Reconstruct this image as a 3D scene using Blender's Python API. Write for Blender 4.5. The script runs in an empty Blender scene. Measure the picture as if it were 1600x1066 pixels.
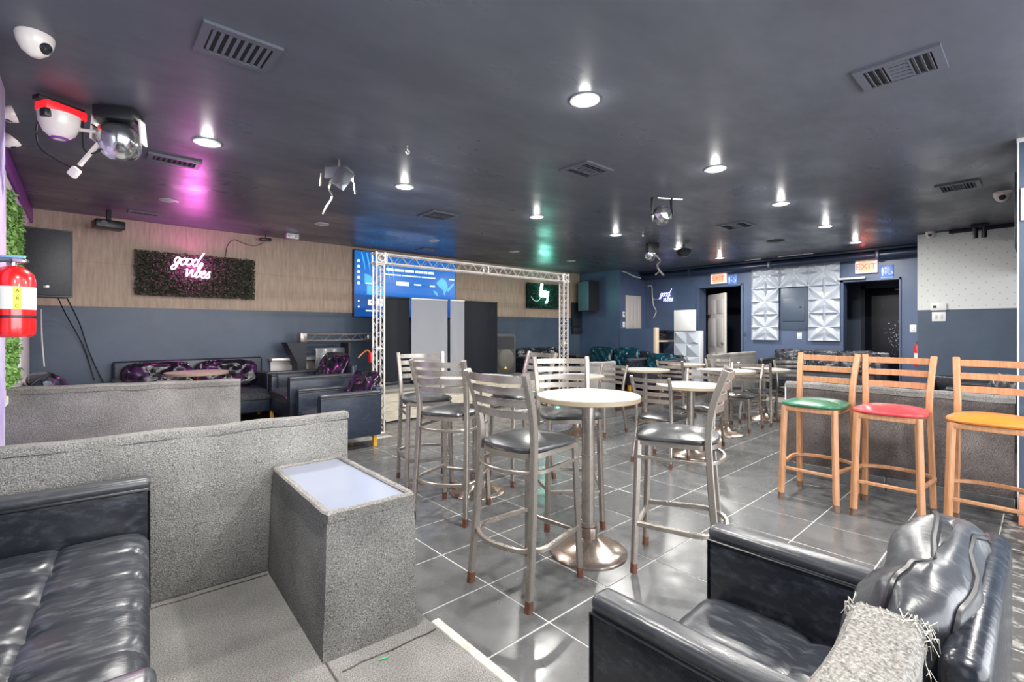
import bpy, bmesh, math, random
from mathutils import Vector, Matrix, noise
R = math.radians
scn = bpy.context.scene
col = scn.collection
rnd = random.Random(7)

# ------------------------------------------------------------------ camera
cam = bpy.data.cameras.new('camera')
cam.sensor_width = 36.0
cam.lens = 747.0 / 1600.0 * 36.0
cam.shift_y = -17.4 / 1600.0
cam.clip_start = 0.02
camo = bpy.data.objects.new('camera', cam)
col.objects.link(camo)
camo.location = (0, 0, 1.28)
camo.rotation_euler = (R(90), 0, R(48.1 - 90))
scn.camera = camo

# ------------------------------------------------------------------ world, exposure, large lights
H = 2.6
w = bpy.data.worlds.new('world'); scn.world = w; w.use_nodes = True
w.node_tree.nodes['Background'].inputs[0].default_value = (0.75, 0.82, 1.0, 1)
w.node_tree.nodes['Background'].inputs[1].default_value = 0.6
scn.view_settings.view_transform = 'Standard'
scn.view_settings.look = 'None'
scn.view_settings.exposure = 0.55
scn.view_settings.gamma = 1.0
scn.view_settings.use_curve_mapping = False
scn.cycles.use_denoising = True
scn.cycles.max_bounces = 8
scn.cycles.sample_clamp_indirect = 6.0


def light(kind, name, loc, power, color=(1, 1, 1), size=1.0, size_y=None, rot=(0, 0, 0), shape=None, spot=None, blend=0.5):
    l = bpy.data.lights.new(name, kind)
    l.energy = power; l.color = color
    if kind == 'AREA':
        l.size = size
        if size_y: l.shape = 'RECTANGLE'; l.size_y = size_y
        if shape: l.shape = shape
    elif kind == 'SPOT':
        l.shadow_soft_size = size; l.spot_size = spot; l.spot_blend = blend
    else:
        l.shadow_soft_size = size
    o = bpy.data.objects.new(name, l); col.objects.link(o)
    o.location = loc; o.rotation_euler = rot
    return o

# added fill lights, unseen, that brighten the room from behind and beside the camera
light('AREA', 'rear_fill', (2.6, -2.7, 1.35), 260, (0.93, 0.96, 1.0), 6.5, 2.2, (R(90), 0, 0))
light('AREA', 'side_fill', (-1.6, 0.6, 1.5), 22, (0.93, 0.96, 1.0), 3.0, 1.8, (R(90), 0, R(-90)))
LIT = [(2.14, 1.76), (0.65, 3.93), (2.2, 3.93), (3.85, 1.8), (3.93, 3.95), (5.48, 3.96), (5.42, 1.84), (7.02, 1.86), (7.16, 3.95), (8.66, 3.97), (8.63, 1.9),
       (0.6, 1.76), (2.14, -0.4), (0.6, -0.4), (3.85, -0.4)]
for i, (x, y) in enumerate(LIT):
    light('AREA', 'downlight_lamp', (x, y, H - 0.03), 32, (1.0, 0.97, 0.92), 0.12, shape='DISK')
    if i < 11: light('POINT', 'downlight_glow', (x, y, H - 0.045), 1.1, (1.0, 0.98, 0.94), 0.03)
light('POINT', 'pink_neon_glow', (1.04, 7.14, 2.07), 9.0, (1.0, 0.12, 0.75), 0.08)
light('POINT', 'green_neon_glow', (7.36, 7.1, 2.08), 4.0, (0.1, 1.0, 0.72), 0.08)
light('SPOT', 'violet_stage_wash', (5.3, 4.6, 2.45), 90, (0.35, 0.2, 1.0), 0.05, rot=(R(-8), R(14), 0), spot=R(30))
light('POINT', 'red_exit_glow', (9.55, 4.42, 2.5), 1.2, (1.0, 0.1, 0.12), 0.05)
light('POINT', 'red_exit_glow', (9.5, 1.98, 2.5), 1.6, (1.0, 0.1, 0.12), 0.05)

# ------------------------------------------------------------------ materials
MATS = {}
def srgb(r, g, b):
    f = lambda c: (c / 255 / 12.92) if c / 255 <= 0.04045 else ((c / 255 + 0.055) / 1.055) ** 2.4
    return (f(r), f(g), f(b), 1)

def mat(name, c, rough=0.5, metal=0.0, var=None, vscale=8.0, vdetail=4.0, stretch=(1, 1, 1), bump=0.0, bscale=60.0, bdist=0.01,
        emit=None, estr=0.0, rvar=0.0, coat=0.0, spec=0.5, lo=0.35, hi=0.65, rand=0.0, trans=0.0, alpha=1.0, sheen=0.0, world=False):
    m = bpy.data.materials.new(name); m.use_nodes = True
    nt = m.node_tree; b = nt.nodes['Principled BSDF']; L = nt.links.new
    b.inputs['Base Color'].default_value = c
    b.inputs['Roughness'].default_value = rough
    b.inputs['Metallic'].default_value = metal
    b.inputs['Specular IOR Level'].default_value = spec
    b.inputs['Coat Weight'].default_value = coat
    b.inputs['Transmission Weight'].default_value = trans
    b.inputs['Alpha'].default_value = alpha
    if sheen: b.inputs['Sheen Weight'].default_value = sheen
    tc = nt.nodes.new('ShaderNodeTexCoord'); mp = nt.nodes.new('ShaderNodeMapping')
    if world:
        ge = nt.nodes.new('ShaderNodeNewGeometry'); L(ge.outputs['Position'], mp.inputs[0])
    else:
        L(tc.outputs['Object'], mp.inputs[0])
    mp.inputs['Scale'].default_value = stretch
    colout = None
    if var is not None or rvar:
        n = nt.nodes.new('ShaderNodeTexNoise'); n.inputs['Scale'].default_value = vscale; n.inputs['Detail'].default_value = vdetail
        n.inputs['Roughness'].default_value = 0.62
        L(mp.outputs[0], n.inputs['Vector'])
        r = nt.nodes.new('ShaderNodeMapRange'); r.inputs[1].default_value = lo; r.inputs[2].default_value = hi
        L(n.outputs['Fac'], r.inputs[0])
        if var is not None:
            mx = nt.nodes.new('ShaderNodeMix'); mx.data_type = 'RGBA'
            L(r.outputs[0], mx.inputs[0]); mx.inputs[6].default_value = c; mx.inputs[7].default_value = var
            colout = mx.outputs[2]
        if rvar:
            r2 = nt.nodes.new('ShaderNodeMapRange'); r2.inputs[3].default_value = max(0.02, rough - rvar); r2.inputs[4].default_value = min(1, rough + rvar)
            L(r.outputs[0], r2.inputs[0]); L(r2.outputs[0], b.inputs['Roughness'])
    if rand:
        oi = nt.nodes.new('ShaderNodeObjectInfo'); r3 = nt.nodes.new('ShaderNodeMapRange')
        r3.inputs[3].default_value = 1 - rand; r3.inputs[4].default_value = 1 + rand
        L(oi.outputs['Random'], r3.inputs[0])
        h = nt.nodes.new('ShaderNodeHueSaturation'); L(r3.outputs[0], h.inputs['Value'])
        if colout: L(colout, h.inputs['Color'])
        else: h.inputs['Color'].default_value = c
        colout = h.outputs[0]
    if colout: L(colout, b.inputs['Base Color'])
    if bump:
        n2 = nt.nodes.new('ShaderNodeTexNoise'); n2.inputs['Scale'].default_value = bscale; n2.inputs['Detail'].default_value = 5
        L(mp.outputs[0], n2.inputs['Vector'])
        bp = nt.nodes.new('ShaderNodeBump'); bp.inputs['Strength'].default_value = bump; bp.inputs['Distance'].default_value = bdist
        L(n2.outputs['Fac'], bp.inputs['Height']); L(bp.outputs[0], b.inputs['Normal'])
    if emit:
        b.inputs['Emission Color'].default_value = emit; b.inputs['Emission Strength'].default_value = estr
    m['nt'] = 1
    MATS[name] = m
    return m

M = MATS
mat('ceiling_paint', srgb(98, 101, 112), 0.36, var=srgb(86, 89, 99), vscale=1.0, rvar=0.1, bump=0.08, bscale=1.4, bdist=0.02, stretch=(1, 2.0, 1), world=True, spec=0.45)
mat('wall_slate', srgb(74, 88, 106), 0.42, var=srgb(64, 77, 94), vscale=1.5, bump=0.06, bscale=40, world=True)
mat('wall_navy', srgb(70, 84, 112), 0.42, var=srgb(80, 96, 124), vscale=1.2, bump=0.06, bscale=40, world=True)
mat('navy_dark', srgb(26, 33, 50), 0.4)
mat('wallpaper_wood', srgb(190, 168, 148), 0.6, var=srgb(160, 138, 118), vscale=7, stretch=(5, 5, 0.5), lo=0.3, hi=0.7, world=True)
mat('wallpaper_white', srgb(214, 216, 214), 0.6)
mat('lilac_paint', srgb(160, 140, 195), 0.5, var=srgb(185, 180, 200), vscale=3, world=True)
mat('purple_paint', srgb(130, 60, 150), 0.4)
mat('white_paint', srgb(236, 236, 230), 0.5, var=srgb(215, 215, 208), vscale=4)
mat('white_plastic', srgb(225, 225, 225), 0.35)
mat('grout', srgb(196, 196, 190), 0.7, var=srgb(158, 158, 154), vscale=9, world=True)
mat('tile_slate', srgb(98, 99, 100), 0.25, var=srgb(74, 75, 76), vscale=5.5, rvar=0.09, bump=0.15, bscale=14, bdist=0.003, rand=0.1, lo=0.3, hi=0.7, world=True)
mat('tile_worn', srgb(70, 70, 69), 0.5, var=srgb(150, 147, 142), vscale=11, stretch=(1.3, 1, 1), lo=0.5, hi=0.64, bump=0.4, bscale=12, rand=0.1, world=True)
mat('dark_wood_floor', srgb(62, 48, 44), 0.4, var=srgb(84, 66, 58), vscale=5, stretch=(1, 8, 1), world=True)
def carpet(name, a, b, sc=210, pk=0.22):
    m = mat(name, a, 0.95, var=b, vscale=sc, vdetail=3, lo=0.32, hi=0.68, bump=1.0, bscale=190, bdist=0.006, world=True, spec=0.15)
    # large worn patches
    nt = m.node_tree; bs = nt.nodes['Principled BSDF']
    lk = bs.inputs['Base Color'].links[0].from_socket
    ge = nt.nodes.new('ShaderNodeNewGeometry'); n = nt.nodes.new('ShaderNodeTexNoise'); n.inputs['Scale'].default_value = 3.2
    nt.links.new(ge.outputs['Position'], n.inputs['Vector'])
    r = nt.nodes.new('ShaderNodeMapRange'); r.inputs[1].default_value = 0.3; r.inputs[2].default_value = 0.7; r.inputs[3].default_value = 1 - pk; r.inputs[4].default_value = 1 + pk
    nt.links.new(n.outputs['Fac'], r.inputs[0])
    h = nt.nodes.new('ShaderNodeHueSaturation'); nt.links.new(lk, h.inputs['Color']); nt.links.new(r.outputs[0], h.inputs['Value'])
    nt.links.new(h.outputs[0], bs.inputs['Base Color'])
    return m
carpet('carpet_grey', srgb(84, 83, 83), srgb(160, 158, 154))
carpet('carpet_pale', srgb(88, 86, 84), srgb(160, 157, 152))
carpet('carpet_dark', srgb(48, 44, 45), srgb(112, 105, 102), pk=0.5)
def leather(name, a, b, rough=0.3, vs=16):
    return mat(name, a, rough, var=b, vscale=vs, vdetail=9 if vs > 10 else 1.5, stretch=(1, 3.0, 1.8), lo=0.5, hi=1.0, rvar=0.06, bump=0.3, bscale=30, bdist=0.003, spec=0.5, coat=0.05)
leather('leather_black', srgb(28, 31, 38), srgb(74, 78, 88))
leather('leather_seat', srgb(42, 45, 51), srgb(112, 116, 122), 0.36)
leather('leather_edge', srgb(54, 56, 61), srgb(96, 98, 102), 0.36)
leather('leather_navy', srgb(36, 44, 58), srgb(62, 72, 90), 0.38)
leather('leather_purple_sheen', srgb(22, 20, 28), srgb(110, 30, 120), 0.24, 3.5)  # black leather, its purple sheen painted into the colour as noise patches
leather('leather_teal', srgb(10, 46, 60), srgb(20, 84, 98), 0.25, 5)
mat('piping', srgb(18, 20, 25), 0.35)
mat('vinyl_black', srgb(38, 40, 43), 0.28, var=srgb(54, 56, 58), vscale=9, bump=0.15, bscale=25, spec=0.7, coat=0.3)
mat('vinyl_green', srgb(38, 110, 82), 0.3, var=srgb(24, 86, 62), vscale=5, coat=0.3)
mat('vinyl_red', srgb(190, 44, 54), 0.35, var=srgb(206, 66, 74), vscale=5, coat=0.2)
mat('vinyl_orange', srgb(206, 122, 40), 0.38, var=srgb(190, 108, 32), vscale=5, coat=0.2)
mat('steel_worn', srgb(168, 161, 154), 0.32, metal=0.72, var=srgb(146, 137, 129), vscale=12, rvar=0.08)
mat('steel_rust', srgb(126, 80, 60), 0.6, metal=0.3, var=srgb(84, 56, 44), vscale=40)
mat('steel_base', srgb(176, 168, 160), 0.27, metal=0.85, var=srgb(140, 116, 102), vscale=7, rvar=0.12)
mat('wood_frame', srgb(186, 138, 102), 0.42, var=srgb(160, 112, 76), vscale=7, stretch=(8, 8, 1), lo=0.3, hi=0.7)
mat('wood_foot', srgb(120, 92, 72), 0.5, var=srgb(80, 64, 54), vscale=20)
mat('laminate_top', srgb(170, 169, 165), 0.38, var=srgb(138, 138, 136), vscale=6, stretch=(9, 0.8, 1), lo=0.3, hi=0.7)
mat('laminate_edge', srgb(150, 136, 114), 0.5)
mat('pink_wood_top', srgb(214, 188, 176), 0.4, var=srgb(196, 166, 154), vscale=5, stretch=(6, 1, 1))
mat('yellow_leg', srgb(224, 168, 52), 0.4)
mat('glass_top', srgb(138, 144, 160), 0.22, coat=0.1)
mat('alu_white', srgb(222, 216, 210), 0.35, metal=0.35)
mat('alu', srgb(170, 168, 166), 0.28, metal=0.9)
mat('stage_wood', srgb(196, 188, 172), 0.5, var=srgb(170, 162, 146), vscale=5, stretch=(1, 1, 7), rand=0.08)
mat('stage_top', srgb(136, 134, 130), 0.6, var=srgb(112, 110, 106), vscale=6)
mat('black_matte', srgb(24, 26, 31), 0.6, bump=0.2, bscale=60)
mat('black_plastic', srgb(30, 31, 35), 0.38)
mat('banner_black', srgb(30, 35, 45), 0.55)
mat('banner_white', srgb(196, 197, 202), 0.5)
mat('grille', srgb(34, 35, 40), 0.5, var=srgb(58, 58, 64), vscale=300, vdetail=0)
mat('grille_grey', srgb(96, 92, 84), 0.5, var=srgb(70, 68, 62), vscale=90)
mat('grille_teal', srgb(92, 122, 134), 0.4, var=srgb(70, 98, 110), vscale=120)
mat('yellow_badge', srgb(226, 196, 96), 0.4)
mat('hedge', srgb(52, 56, 44), 0.7, var=srgb(86, 88, 68), vscale=40)
mat('hedge_back', srgb(22, 26, 20), 0.9)
mat('hedge_dark', srgb(20, 44, 38), 0.7, var=srgb(30, 74, 62), vscale=40)
mat('ivy_green', srgb(84, 132, 62), 0.6, var=srgb(140, 178, 96), vscale=30)
mat('neon_pink', (1, .3, .8, 1), 0.4, emit=(1.0, 0.42, 0.85, 1), estr=9)
mat('neon_green', (.3, 1, .8, 1), 0.4, emit=(0.55, 1.0, 0.88, 1), estr=9)
mat('neon_violet', (.5, .5, 1, 1), 0.4, emit=(0.52, 0.5, 1.0, 1), estr=1.4)
mat('lamp_lit', (1, 1, 1, 1), 0.4, emit=(1, 0.98, 0.93, 1), estr=14)
mat('lamp_off', srgb(196, 196, 198), 0.4)
mat('screen_blue', srgb(20, 80, 150), 0.25, emit=srgb(18, 92, 168), estr=0.85)
mat('screen_blue_dark', srgb(16, 60, 120), 0.25, emit=srgb(14, 70, 138), estr=0.75)
mat('screen_light', srgb(60, 150, 210), 0.25, emit=srgb(62, 158, 220), estr=0.85)
mat('screen_white', srgb(220, 240, 250), 0.25, emit=srgb(215, 238, 255), estr=0.95)
mat('screen_red', srgb(200, 60, 60), 0.25, emit=srgb(220, 70, 80), estr=0.8)
mat('vent_metal', srgb(92, 95, 105), 0.38)
mat('vent_dark', srgb(20, 22, 27), 0.7)
mat('camera_white', srgb(232, 222, 216), 0.3, coat=0.3)
mat('chrome', srgb(190, 190, 192), 0.14, metal=0.95)
mat('lens', srgb(24, 28, 36), 0.08, coat=1.0)
mat('red_paint', srgb(212, 26, 30), 0.25, coat=0.6)
mat('label_white', srgb(214, 216, 210), 0.5)
mat('label_yellow', srgb(236, 224, 60), 0.5)
mat('cyan_plastic', srgb(120, 170, 205), 0.4)
mat('hose_grey', srgb(58, 72, 88), 0.4)
mat('cable_black', srgb(22, 22, 24), 0.5)
mat('cable_white', srgb(215, 212, 208), 0.5)
mat('exit_white', srgb(238, 226, 222), 0.4, emit=srgb(255, 226, 218), estr=0.25)
mat('exit_glow', srgb(240, 150, 120), 0.4, emit=srgb(250, 150, 118), estr=0.65)
mat('exit_letter', srgb(214, 96, 74), 0.4, emit=srgb(220, 96, 72), estr=0.4)
mat('sign_blue', srgb(74, 118, 196), 0.4)
mat('sign_white', srgb(225, 236, 250), 0.4)
mat('panel_white', srgb(172, 179, 190), 0.35, spec=0.5)
mat('panel_pale', srgb(200, 204, 208), 0.4)
mat('duct_navy', srgb(32, 44, 66), 0.35)
mat('door_white', srgb(190, 184, 180), 0.5)
mat('door_black', srgb(15, 19, 30), 0.3)
mat('glitter', srgb(200, 210, 225), 0.2, metal=0.3)
mat('red_led', srgb(230, 30, 36), 0.35, emit=(1, 0.02, 0.03, 1), estr=0.6)
mat('acrylic', srgb(96, 98, 104), 0.2, coat=0.3)
mat('trim_beige', srgb(200, 180, 160), 0.5)
mat('edge_strip', srgb(176, 172, 162), 0.4, metal=0.35, var=srgb(214, 210, 200), vscale=30, world=True)
mat('thread', srgb(196, 192, 180), 0.8)
mat('tape_green', srgb(70, 190, 120), 0.5)
mat('orange_box', srgb(214, 140, 110), 0.5)

# dotted hexagonal print of the white wallpaper
def dots(m):
    nt = m.node_tree; b = nt.nodes['Principled BSDF']; L = nt.links.new
    ge = nt.nodes.new('ShaderNodeNewGeometry'); sp = nt.nodes.new('ShaderNodeSeparateXYZ'); L(ge.outputs['Position'], sp.inputs[0])
    def mth(op, a, bb=None):
        n = nt.nodes.new('ShaderNodeMath'); n.operation = op
        if hasattr(a, 'node'): L(a, n.inputs[0])
        else: n.inputs[0].default_value = a
        if bb is not None:
            if hasattr(bb, 'node'): L(bb, n.inputs[1])
            else: n.inputs[1].default_value = bb
        return n.outputs[0]
    out = None
    for off in (0.0, 0.5):
        u = mth('SUBTRACT', mth('FRACT', mth('ADD', mth('MULTIPLY', sp.outputs[1], 1 / 0.125), off + 20)), 0.5)
        v = mth('SUBTRACT', mth('FRACT', mth('ADD', mth('MULTIPLY', sp.outputs[2], 1 / 0.145), off)), 0.5)
        d = mth('SQRT', mth('ADD', mth('MULTIPLY', u, u), mth('MULTIPLY', v, v)))
        k = mth('LESS_THAN', d, 0.07)
        out = k if out is None else mth('MAXIMUM', out, k)
    mx = nt.nodes.new('ShaderNodeMix'); mx.data_type = 'RGBA'
    mx.inputs[6].default_value = srgb(216, 218, 216); mx.inputs[7].default_value = srgb(186, 189, 190)
    L(out, mx.inputs[0]); L(mx.outputs[2], b.inputs['Base Color'])
dots(M['wallpaper_white'])

# ------------------------------------------------------------------ mesh helpers
def rotz(a): return Matrix.Rotation(a, 4, 'Z')
class MB:
    def __init__(s): s.bm = bmesh.new()
    def _tf(s, verts, m):
        if m is not None: bmesh.ops.transform(s.bm, matrix=m, verts=verts)
    def box(s, c, d, bev=0.0, seg=2, m=None):
        r = bmesh.ops.create_cube(s.bm, size=1.0)
        vs = r['verts']
        bmesh.ops.scale(s.bm, vec=d, verts=vs)
        if bev > 0:
            es = list({e for v in vs for e in v.link_edges})
            rr = bmesh.ops.bevel(s.bm, geom=es, offset=min(bev, min(d) * 0.49), segments=seg, profile=0.5, affect='EDGES', clamp_overlap=True)
            vs = list({v for f in rr['faces'] for v in f.verts} | {v for v in vs if v.is_valid})
        M4 = Matrix.Translation(c)
        if m is not None: M4 = M4 @ m
        bmesh.ops.transform(s.bm, matrix=M4, verts=vs)
        return s
    def b2(s, lo, hi, bev=0.0, seg=2):
        return s.box([(lo[i] + hi[i]) / 2 for i in range(3)], [abs(hi[i] - lo[i]) for i in range(3)], bev, seg)
    def cyl(s, c, r, h, n=20, r2=None, m=None):
        q = bmesh.ops.create_cone(s.bm, cap_ends=True, segments=n, radius1=r, radius2=r if r2 is None else r2, depth=h)
        M4 = Matrix.Translation(c)
        if m is not None: M4 = M4 @ m
        bmesh.ops.transform(s.bm, matrix=M4, verts=q['verts']); return s
    def lathe(s, prof, c=(0, 0, 0), n=32, m=None):
        vs = []; M4 = Matrix.Translation(c) @ (m if m is not None else Matrix())
        for r, z in prof:
            if r < 1e-5: vs.append([s.bm.verts.new(M4 @ Vector((0, 0, z)))])
            else: vs.append([s.bm.verts.new(M4 @ Vector((r * math.cos(2 * math.pi * k / n), r * math.sin(2 * math.pi * k / n), z))) for k in range(n)])
        for a, b in zip(vs, vs[1:]):
            for k in range(n):
                k2 = (k + 1) % n
                if len(a) == 1 and len(b) == 1: continue
                if len(a) == 1: s.bm.faces.new((a[0], b[k2], b[k]))
                elif len(b) == 1: s.bm.faces.new((a[k], a[k2], b[0]))
                else: s.bm.faces.new((a[k], a[k2], b[k2], b[k]))
        return s
    def sweep(s, pts, sec, up=(0, 0, 1), closed=False, cap=True):
        P = [Vector(p) for p in pts]; N = len(P); rings = []; up = Vector(up)
        for i, p in enumerate(P):
            if closed: t = P[(i + 1) % N] - P[i - 1]
            else: t = P[min(i + 1, N - 1)] - P[max(i - 1, 0)]
            t.normalize()
            sd = t.cross(up)
            if sd.length < 1e-4: sd = t.cross(Vector((1, 0.01, 0)))
            sd.normalize(); u2 = sd.cross(t).normalized()
            # mitre
            k = 1.0
            if 0 < i < N - 1 or closed:
                a = (P[i] - P[i - 1]).normalized(); cs = max(0.5, a.dot(t)); k = 1 / cs
            rings.append([s.bm.verts.new(p + sd * a_ * k + u2 * b_) for a_, b_ in sec])
        n = len(sec)
        rng = range(N) if closed else range(N - 1)
        for i in rng:
            a, b = rings[i], rings[(i + 1) % N]
            for k in range(n):
                s.bm.faces.new((a[k], a[(k + 1) % n], b[(k + 1) % n], b[k]))
        if cap and not closed:
            s.bm.faces.new(rings[0][::-1]); s.bm.faces.new(rings[-1])
        return s
    def tube(s, pts, r, n=8, closed=False):
        return s.sweep(pts, [(r * math.cos(2 * math.pi * k / n), r * math.sin(2 * math.pi * k / n)) for k in range(n)], closed=closed)
    def grid(s, fn, nu, nv, wrap_u=False):
        g = [[s.bm.verts.new(fn(u / (nu if wrap_u else nu - 1), v / (nv - 1))) for v in range(nv)] for u in range(nu)]
        for u in range(nu if wrap_u else nu - 1):
            for v in range(nv - 1):
                u2 = (u + 1) % nu
                s.bm.faces.new((g[u][v], g[u2][v], g[u2][v + 1], g[u][v + 1]))
        return g
    def poly(s, pts, h):      # prism from xy polygon between z = h[0] and h[1]
        a = [s.bm.verts.new((x, y, h[0])) for x, y in pts]; b = [s.bm.verts.new((x, y, h[1])) for x, y in pts]
        n = len(pts); s.bm.faces.new(a[::-1]); s.bm.faces.new(b)
        for k in range(n): s.bm.faces.new((a[k], a[(k + 1) % n], b[(k + 1) % n], b[k]))
        return s
    def tf(s, m):
        bmesh.ops.transform(s.bm, matrix=m, verts=s.bm.verts); return s
    def build(s, name, material, parent=None, smooth=True, loc=None, rot=None):
        bm = s.bm
        bmesh.ops.recalc_face_normals(bm, faces=bm.faces)
        me = bpy.data.meshes.new(name); bm.to_mesh(me); bm.free()
        me.materials.append(M[material] if isinstance(material, str) else material)
        if smooth:
            for p in me.polygons: p.use_smooth = True
            try: me.set_sharp_from_angle(angle=R(38))
            except Exception: pass
        o = bpy.data.objects.new(name, me); col.objects.link(o)
        if parent is not None: o.parent = parent
        if loc is not None: o.location = loc
        if rot is not None: o.rotation_euler = rot
        return o

def sq(w_, h_=None):
    h_ = w_ if h_ is None else h_
    a, b = w_ / 2, h_ / 2
    c = min(a, b) * 0.3
    return [(-a + c, -b), (a - c, -b), (a, -b + c), (a, b - c), (a - c, b), (-a + c, b), (-a, b - c), (-a, -b + c)]
def rect(w_, h_): return [(-w_ / 2, -h_ / 2), (w_ / 2, -h_ / 2), (w_ / 2, h_ / 2), (-w_ / 2, h_ / 2)]
def smooth_path(pts, n=6):
    P = [Vector(p) for p in pts]; out = []
    for i in range(len(P) - 1):
        p0 = P[max(i - 1, 0)]; p1 = P[i]; p2 = P[i + 1]; p3 = P[min(i + 2, len(P) - 1)]
        for k in range(n):
            t = k / n
            out.append(0.5 * ((2 * p1) + (-p0 + p2) * t + (2 * p0 - 5 * p1 + 4 * p2 - p3) * t * t + (-p0 + 3 * p1 - 3 * p2 + p3) * t ** 3))
    out.append(P[-1]); return out
def thing(name, label, cat, loc=(0, 0, 0), rz=0.0, group=None):
    o = bpy.data.objects.new(name, None); col.objects.link(o); o.empty_display_size = 0.1
    o.location = loc; o.rotation_euler = (0, 0, rz); o['label'] = label; o['category'] = cat
    if group: o['group'] = group
    return o
def tag(o, label, cat, group=None):
    o['label'] = label; o['category'] = cat
    if group: o['group'] = group
    return o
def struct(o): o['kind'] = 'structure'; return o
def stuff(o): o['kind'] = 'stuff'; return o
KIDS = {}
def dup(o, parent=None):
    c = o.copy(); col.objects.link(c)
    if parent is not None: c.parent = parent
    for ch in [k for k in o.children]:
        dup(ch, c)
    return c
def place(o, x, y, rz, label, group=None, z=0.0):
    o.location = (x, y, z); o.rotation_euler = (0, 0, rz); o['label'] = label
    if group: o['group'] = group
    return o

# ================================================================== SETTING
STAGE_B = 7.35; EXIT_A = 9.7
flo = struct(MB().b2((-1.2, -3.2, -0.12), (11.6, 7.5, -0.002)).build('floor', 'grout', smooth=False))
ce = struct(MB().b2((-1.8, -3.2, H), (11.6, 7.6, H + 0.1)).build('ceiling', 'ceiling_paint', smooth=False))
# floor tiles, 0.42 m grid
tm = MB().box((0, 0, -0.004), (0.413, 0.413, 0.008), 0.0015, 1)
tile0 = tm.build('tile', 'tile_slate', flo, smooth=False)
cells = []
for i in range(0, 21):
    for j in range(-5, 12):
        x = 1.10 + 0.42 * i + 0.21; y = 1.03 + 0.42 * j + 0.21
        if x > 9.6: continue
        if x > 4.9 and y < 1.5: continue
        if x > 8.3 and y < 3.4: continue
        if x > 6.4 and y > 4.7: continue
        if x < 2.95 and y > 5.2: continue
        d = x * math.cos(R(48.1)) + y * math.sin(R(48.1)); s_ = x * math.sin(R(48.1)) - y * math.cos(R(48.1))
        if d < 0.3 or abs(s_) > d * 1.25 + 0.3: 
            cells.append((99, x, y)); continue
        cells.append((math.hypot(x, y), x, y))
cells.sort()
first = True
far = MB()
for k, (d, x, y) in enumerate(cells):
    if k < 290 and d < 90:
        t = tile0 if first else tile0.copy()
        if not first: col.objects.link(t)
        first = False
        t.location = (x, y, 0); t.rotation_euler = (0, 0, 0)
        if y < 0.1 and x > 1.5:
            t.material_slots[0].link = 'OBJECT'; t.material_slots[0].material = M['tile_worn']
    else:
        far.box((x, y, -0.004), (0.414, 0.414, 0.008))
stuff(far.build('floor_tiles', 'tile_slate', flo, smooth=False))

# carpeted platform of the near booth and its metal edge
plat = struct(MB().b2((-0.95, -3.0, 0), (1.045, 2.66, 0.1)).build('floor_near_booth', 'carpet_grey', smooth=False))
struct(MB().b2((1.045, -3.0, 0.0), (1.085, 1.66, 0.102), 0.004, 1).build('trim_1', 'edge_strip', smooth=False))
sm = MB()
for a, b in (((0.62, 0.9, .101), (0.66, 2.3, .101)), ((0.66, 1.62, .101), (1.03, 1.6, .101)), ((0.2, 2.52, .101), (0.66, 2.5, .101))):
    pts = [Vector(a).lerp(Vector(b), t / 10) + Vector((rnd.uniform(-.006, .006), rnd.uniform(-.006, .006), 0)) for t in range(11)]
    sm.tube(pts, 0.0035, 5)
sm.build('carpet_seam', 'carpet_dark', plat)
sc = MB()
for x, y in ((0.73, 2.1), (0.8, 1.58), (0.52, 1.66)):
    sc.box((x, y, 0.103), (0.03, 0.006, 0.004), m=rotz(rnd.uniform(0, 3)))
sc.build('tape_scrap', 'tape_green', plat)
# rear left booth: raised dark wood floor
struct(MB().b2((-0.55, 4.4, 0), (1.75, 7.35, 0.12)).b2((1.75, 5.66, 0), (2.9, 7.35, 0.12)).build('floor_rear_booth', 'dark_wood_floor', smooth=False))
struct(MB().b2((4.82, -1.2, 0), (8.55, 1.5, 0.1)).build('floor_right_booth', 'carpet_dark', smooth=False))
struct(MB().b2((8.3, 1.17, 0), (9.7, 3.4, 0.12)).b2((8.28, 1.5, 0), (8.3, 3.4, 0.125)).build('floor_exit_booth', 'carpet_pale', smooth=False))
struct(MB().b2((6.25, 4.5, 0), (9.7, 7.35, 0.1)).build('floor_corner_booth', 'dark_wood_floor', smooth=False))

# walls
ws = struct(MB().b2((-0.75, STAGE_B, 0), (9.9, STAGE_B + 0.12, H)).build('wall_stage', 'wall_slate', smooth=False))
# wood-look wallpaper sheets with their seams
x = -0.45
for k in range(9):
    x2 = min(x + 1.06, 8.74)
    MB().b2((x + 0.001, STAGE_B - 0.006, 1.55), (x2 - 0.001, STAGE_B, 2.06)).b2((x + 0.001, STAGE_B - 0.005, 2.062), (x2 - 0.001, STAGE_B, H)).build('wallpaper_sheet', 'wallpaper_wood', ws, smooth=False)
    x = x2
    if x >= 8.73: break
wl = struct(MB().b2((-0.62, 3.83, 0), (-0.451, 4.9, H)).b2((-0.62, 4.9, 0), (-0.45, 7.35, 0.75)).b2((-0.62, 4.9, 2.42), (-0.45, 7.35, H)).b2((-0.62, 6.95, 0.75), (-0.45, 7.35, 2.42)).b2((-0.75, 3.0, 0), (-0.32, 3.83, H)).build('wall_left', 'lilac_paint', smooth=False))
MB().b2((-0.449, 3.84, 2.44), (-0.405, 7.34, 2.595), 0.008).build('purple_cornice', 'purple_paint', wl)
MB().b2((-0.45, 6.3, 0.0), (-0.425, 7.25, 2.44), 0.006).build('white_pilaster', 'white_paint', wl)
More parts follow.
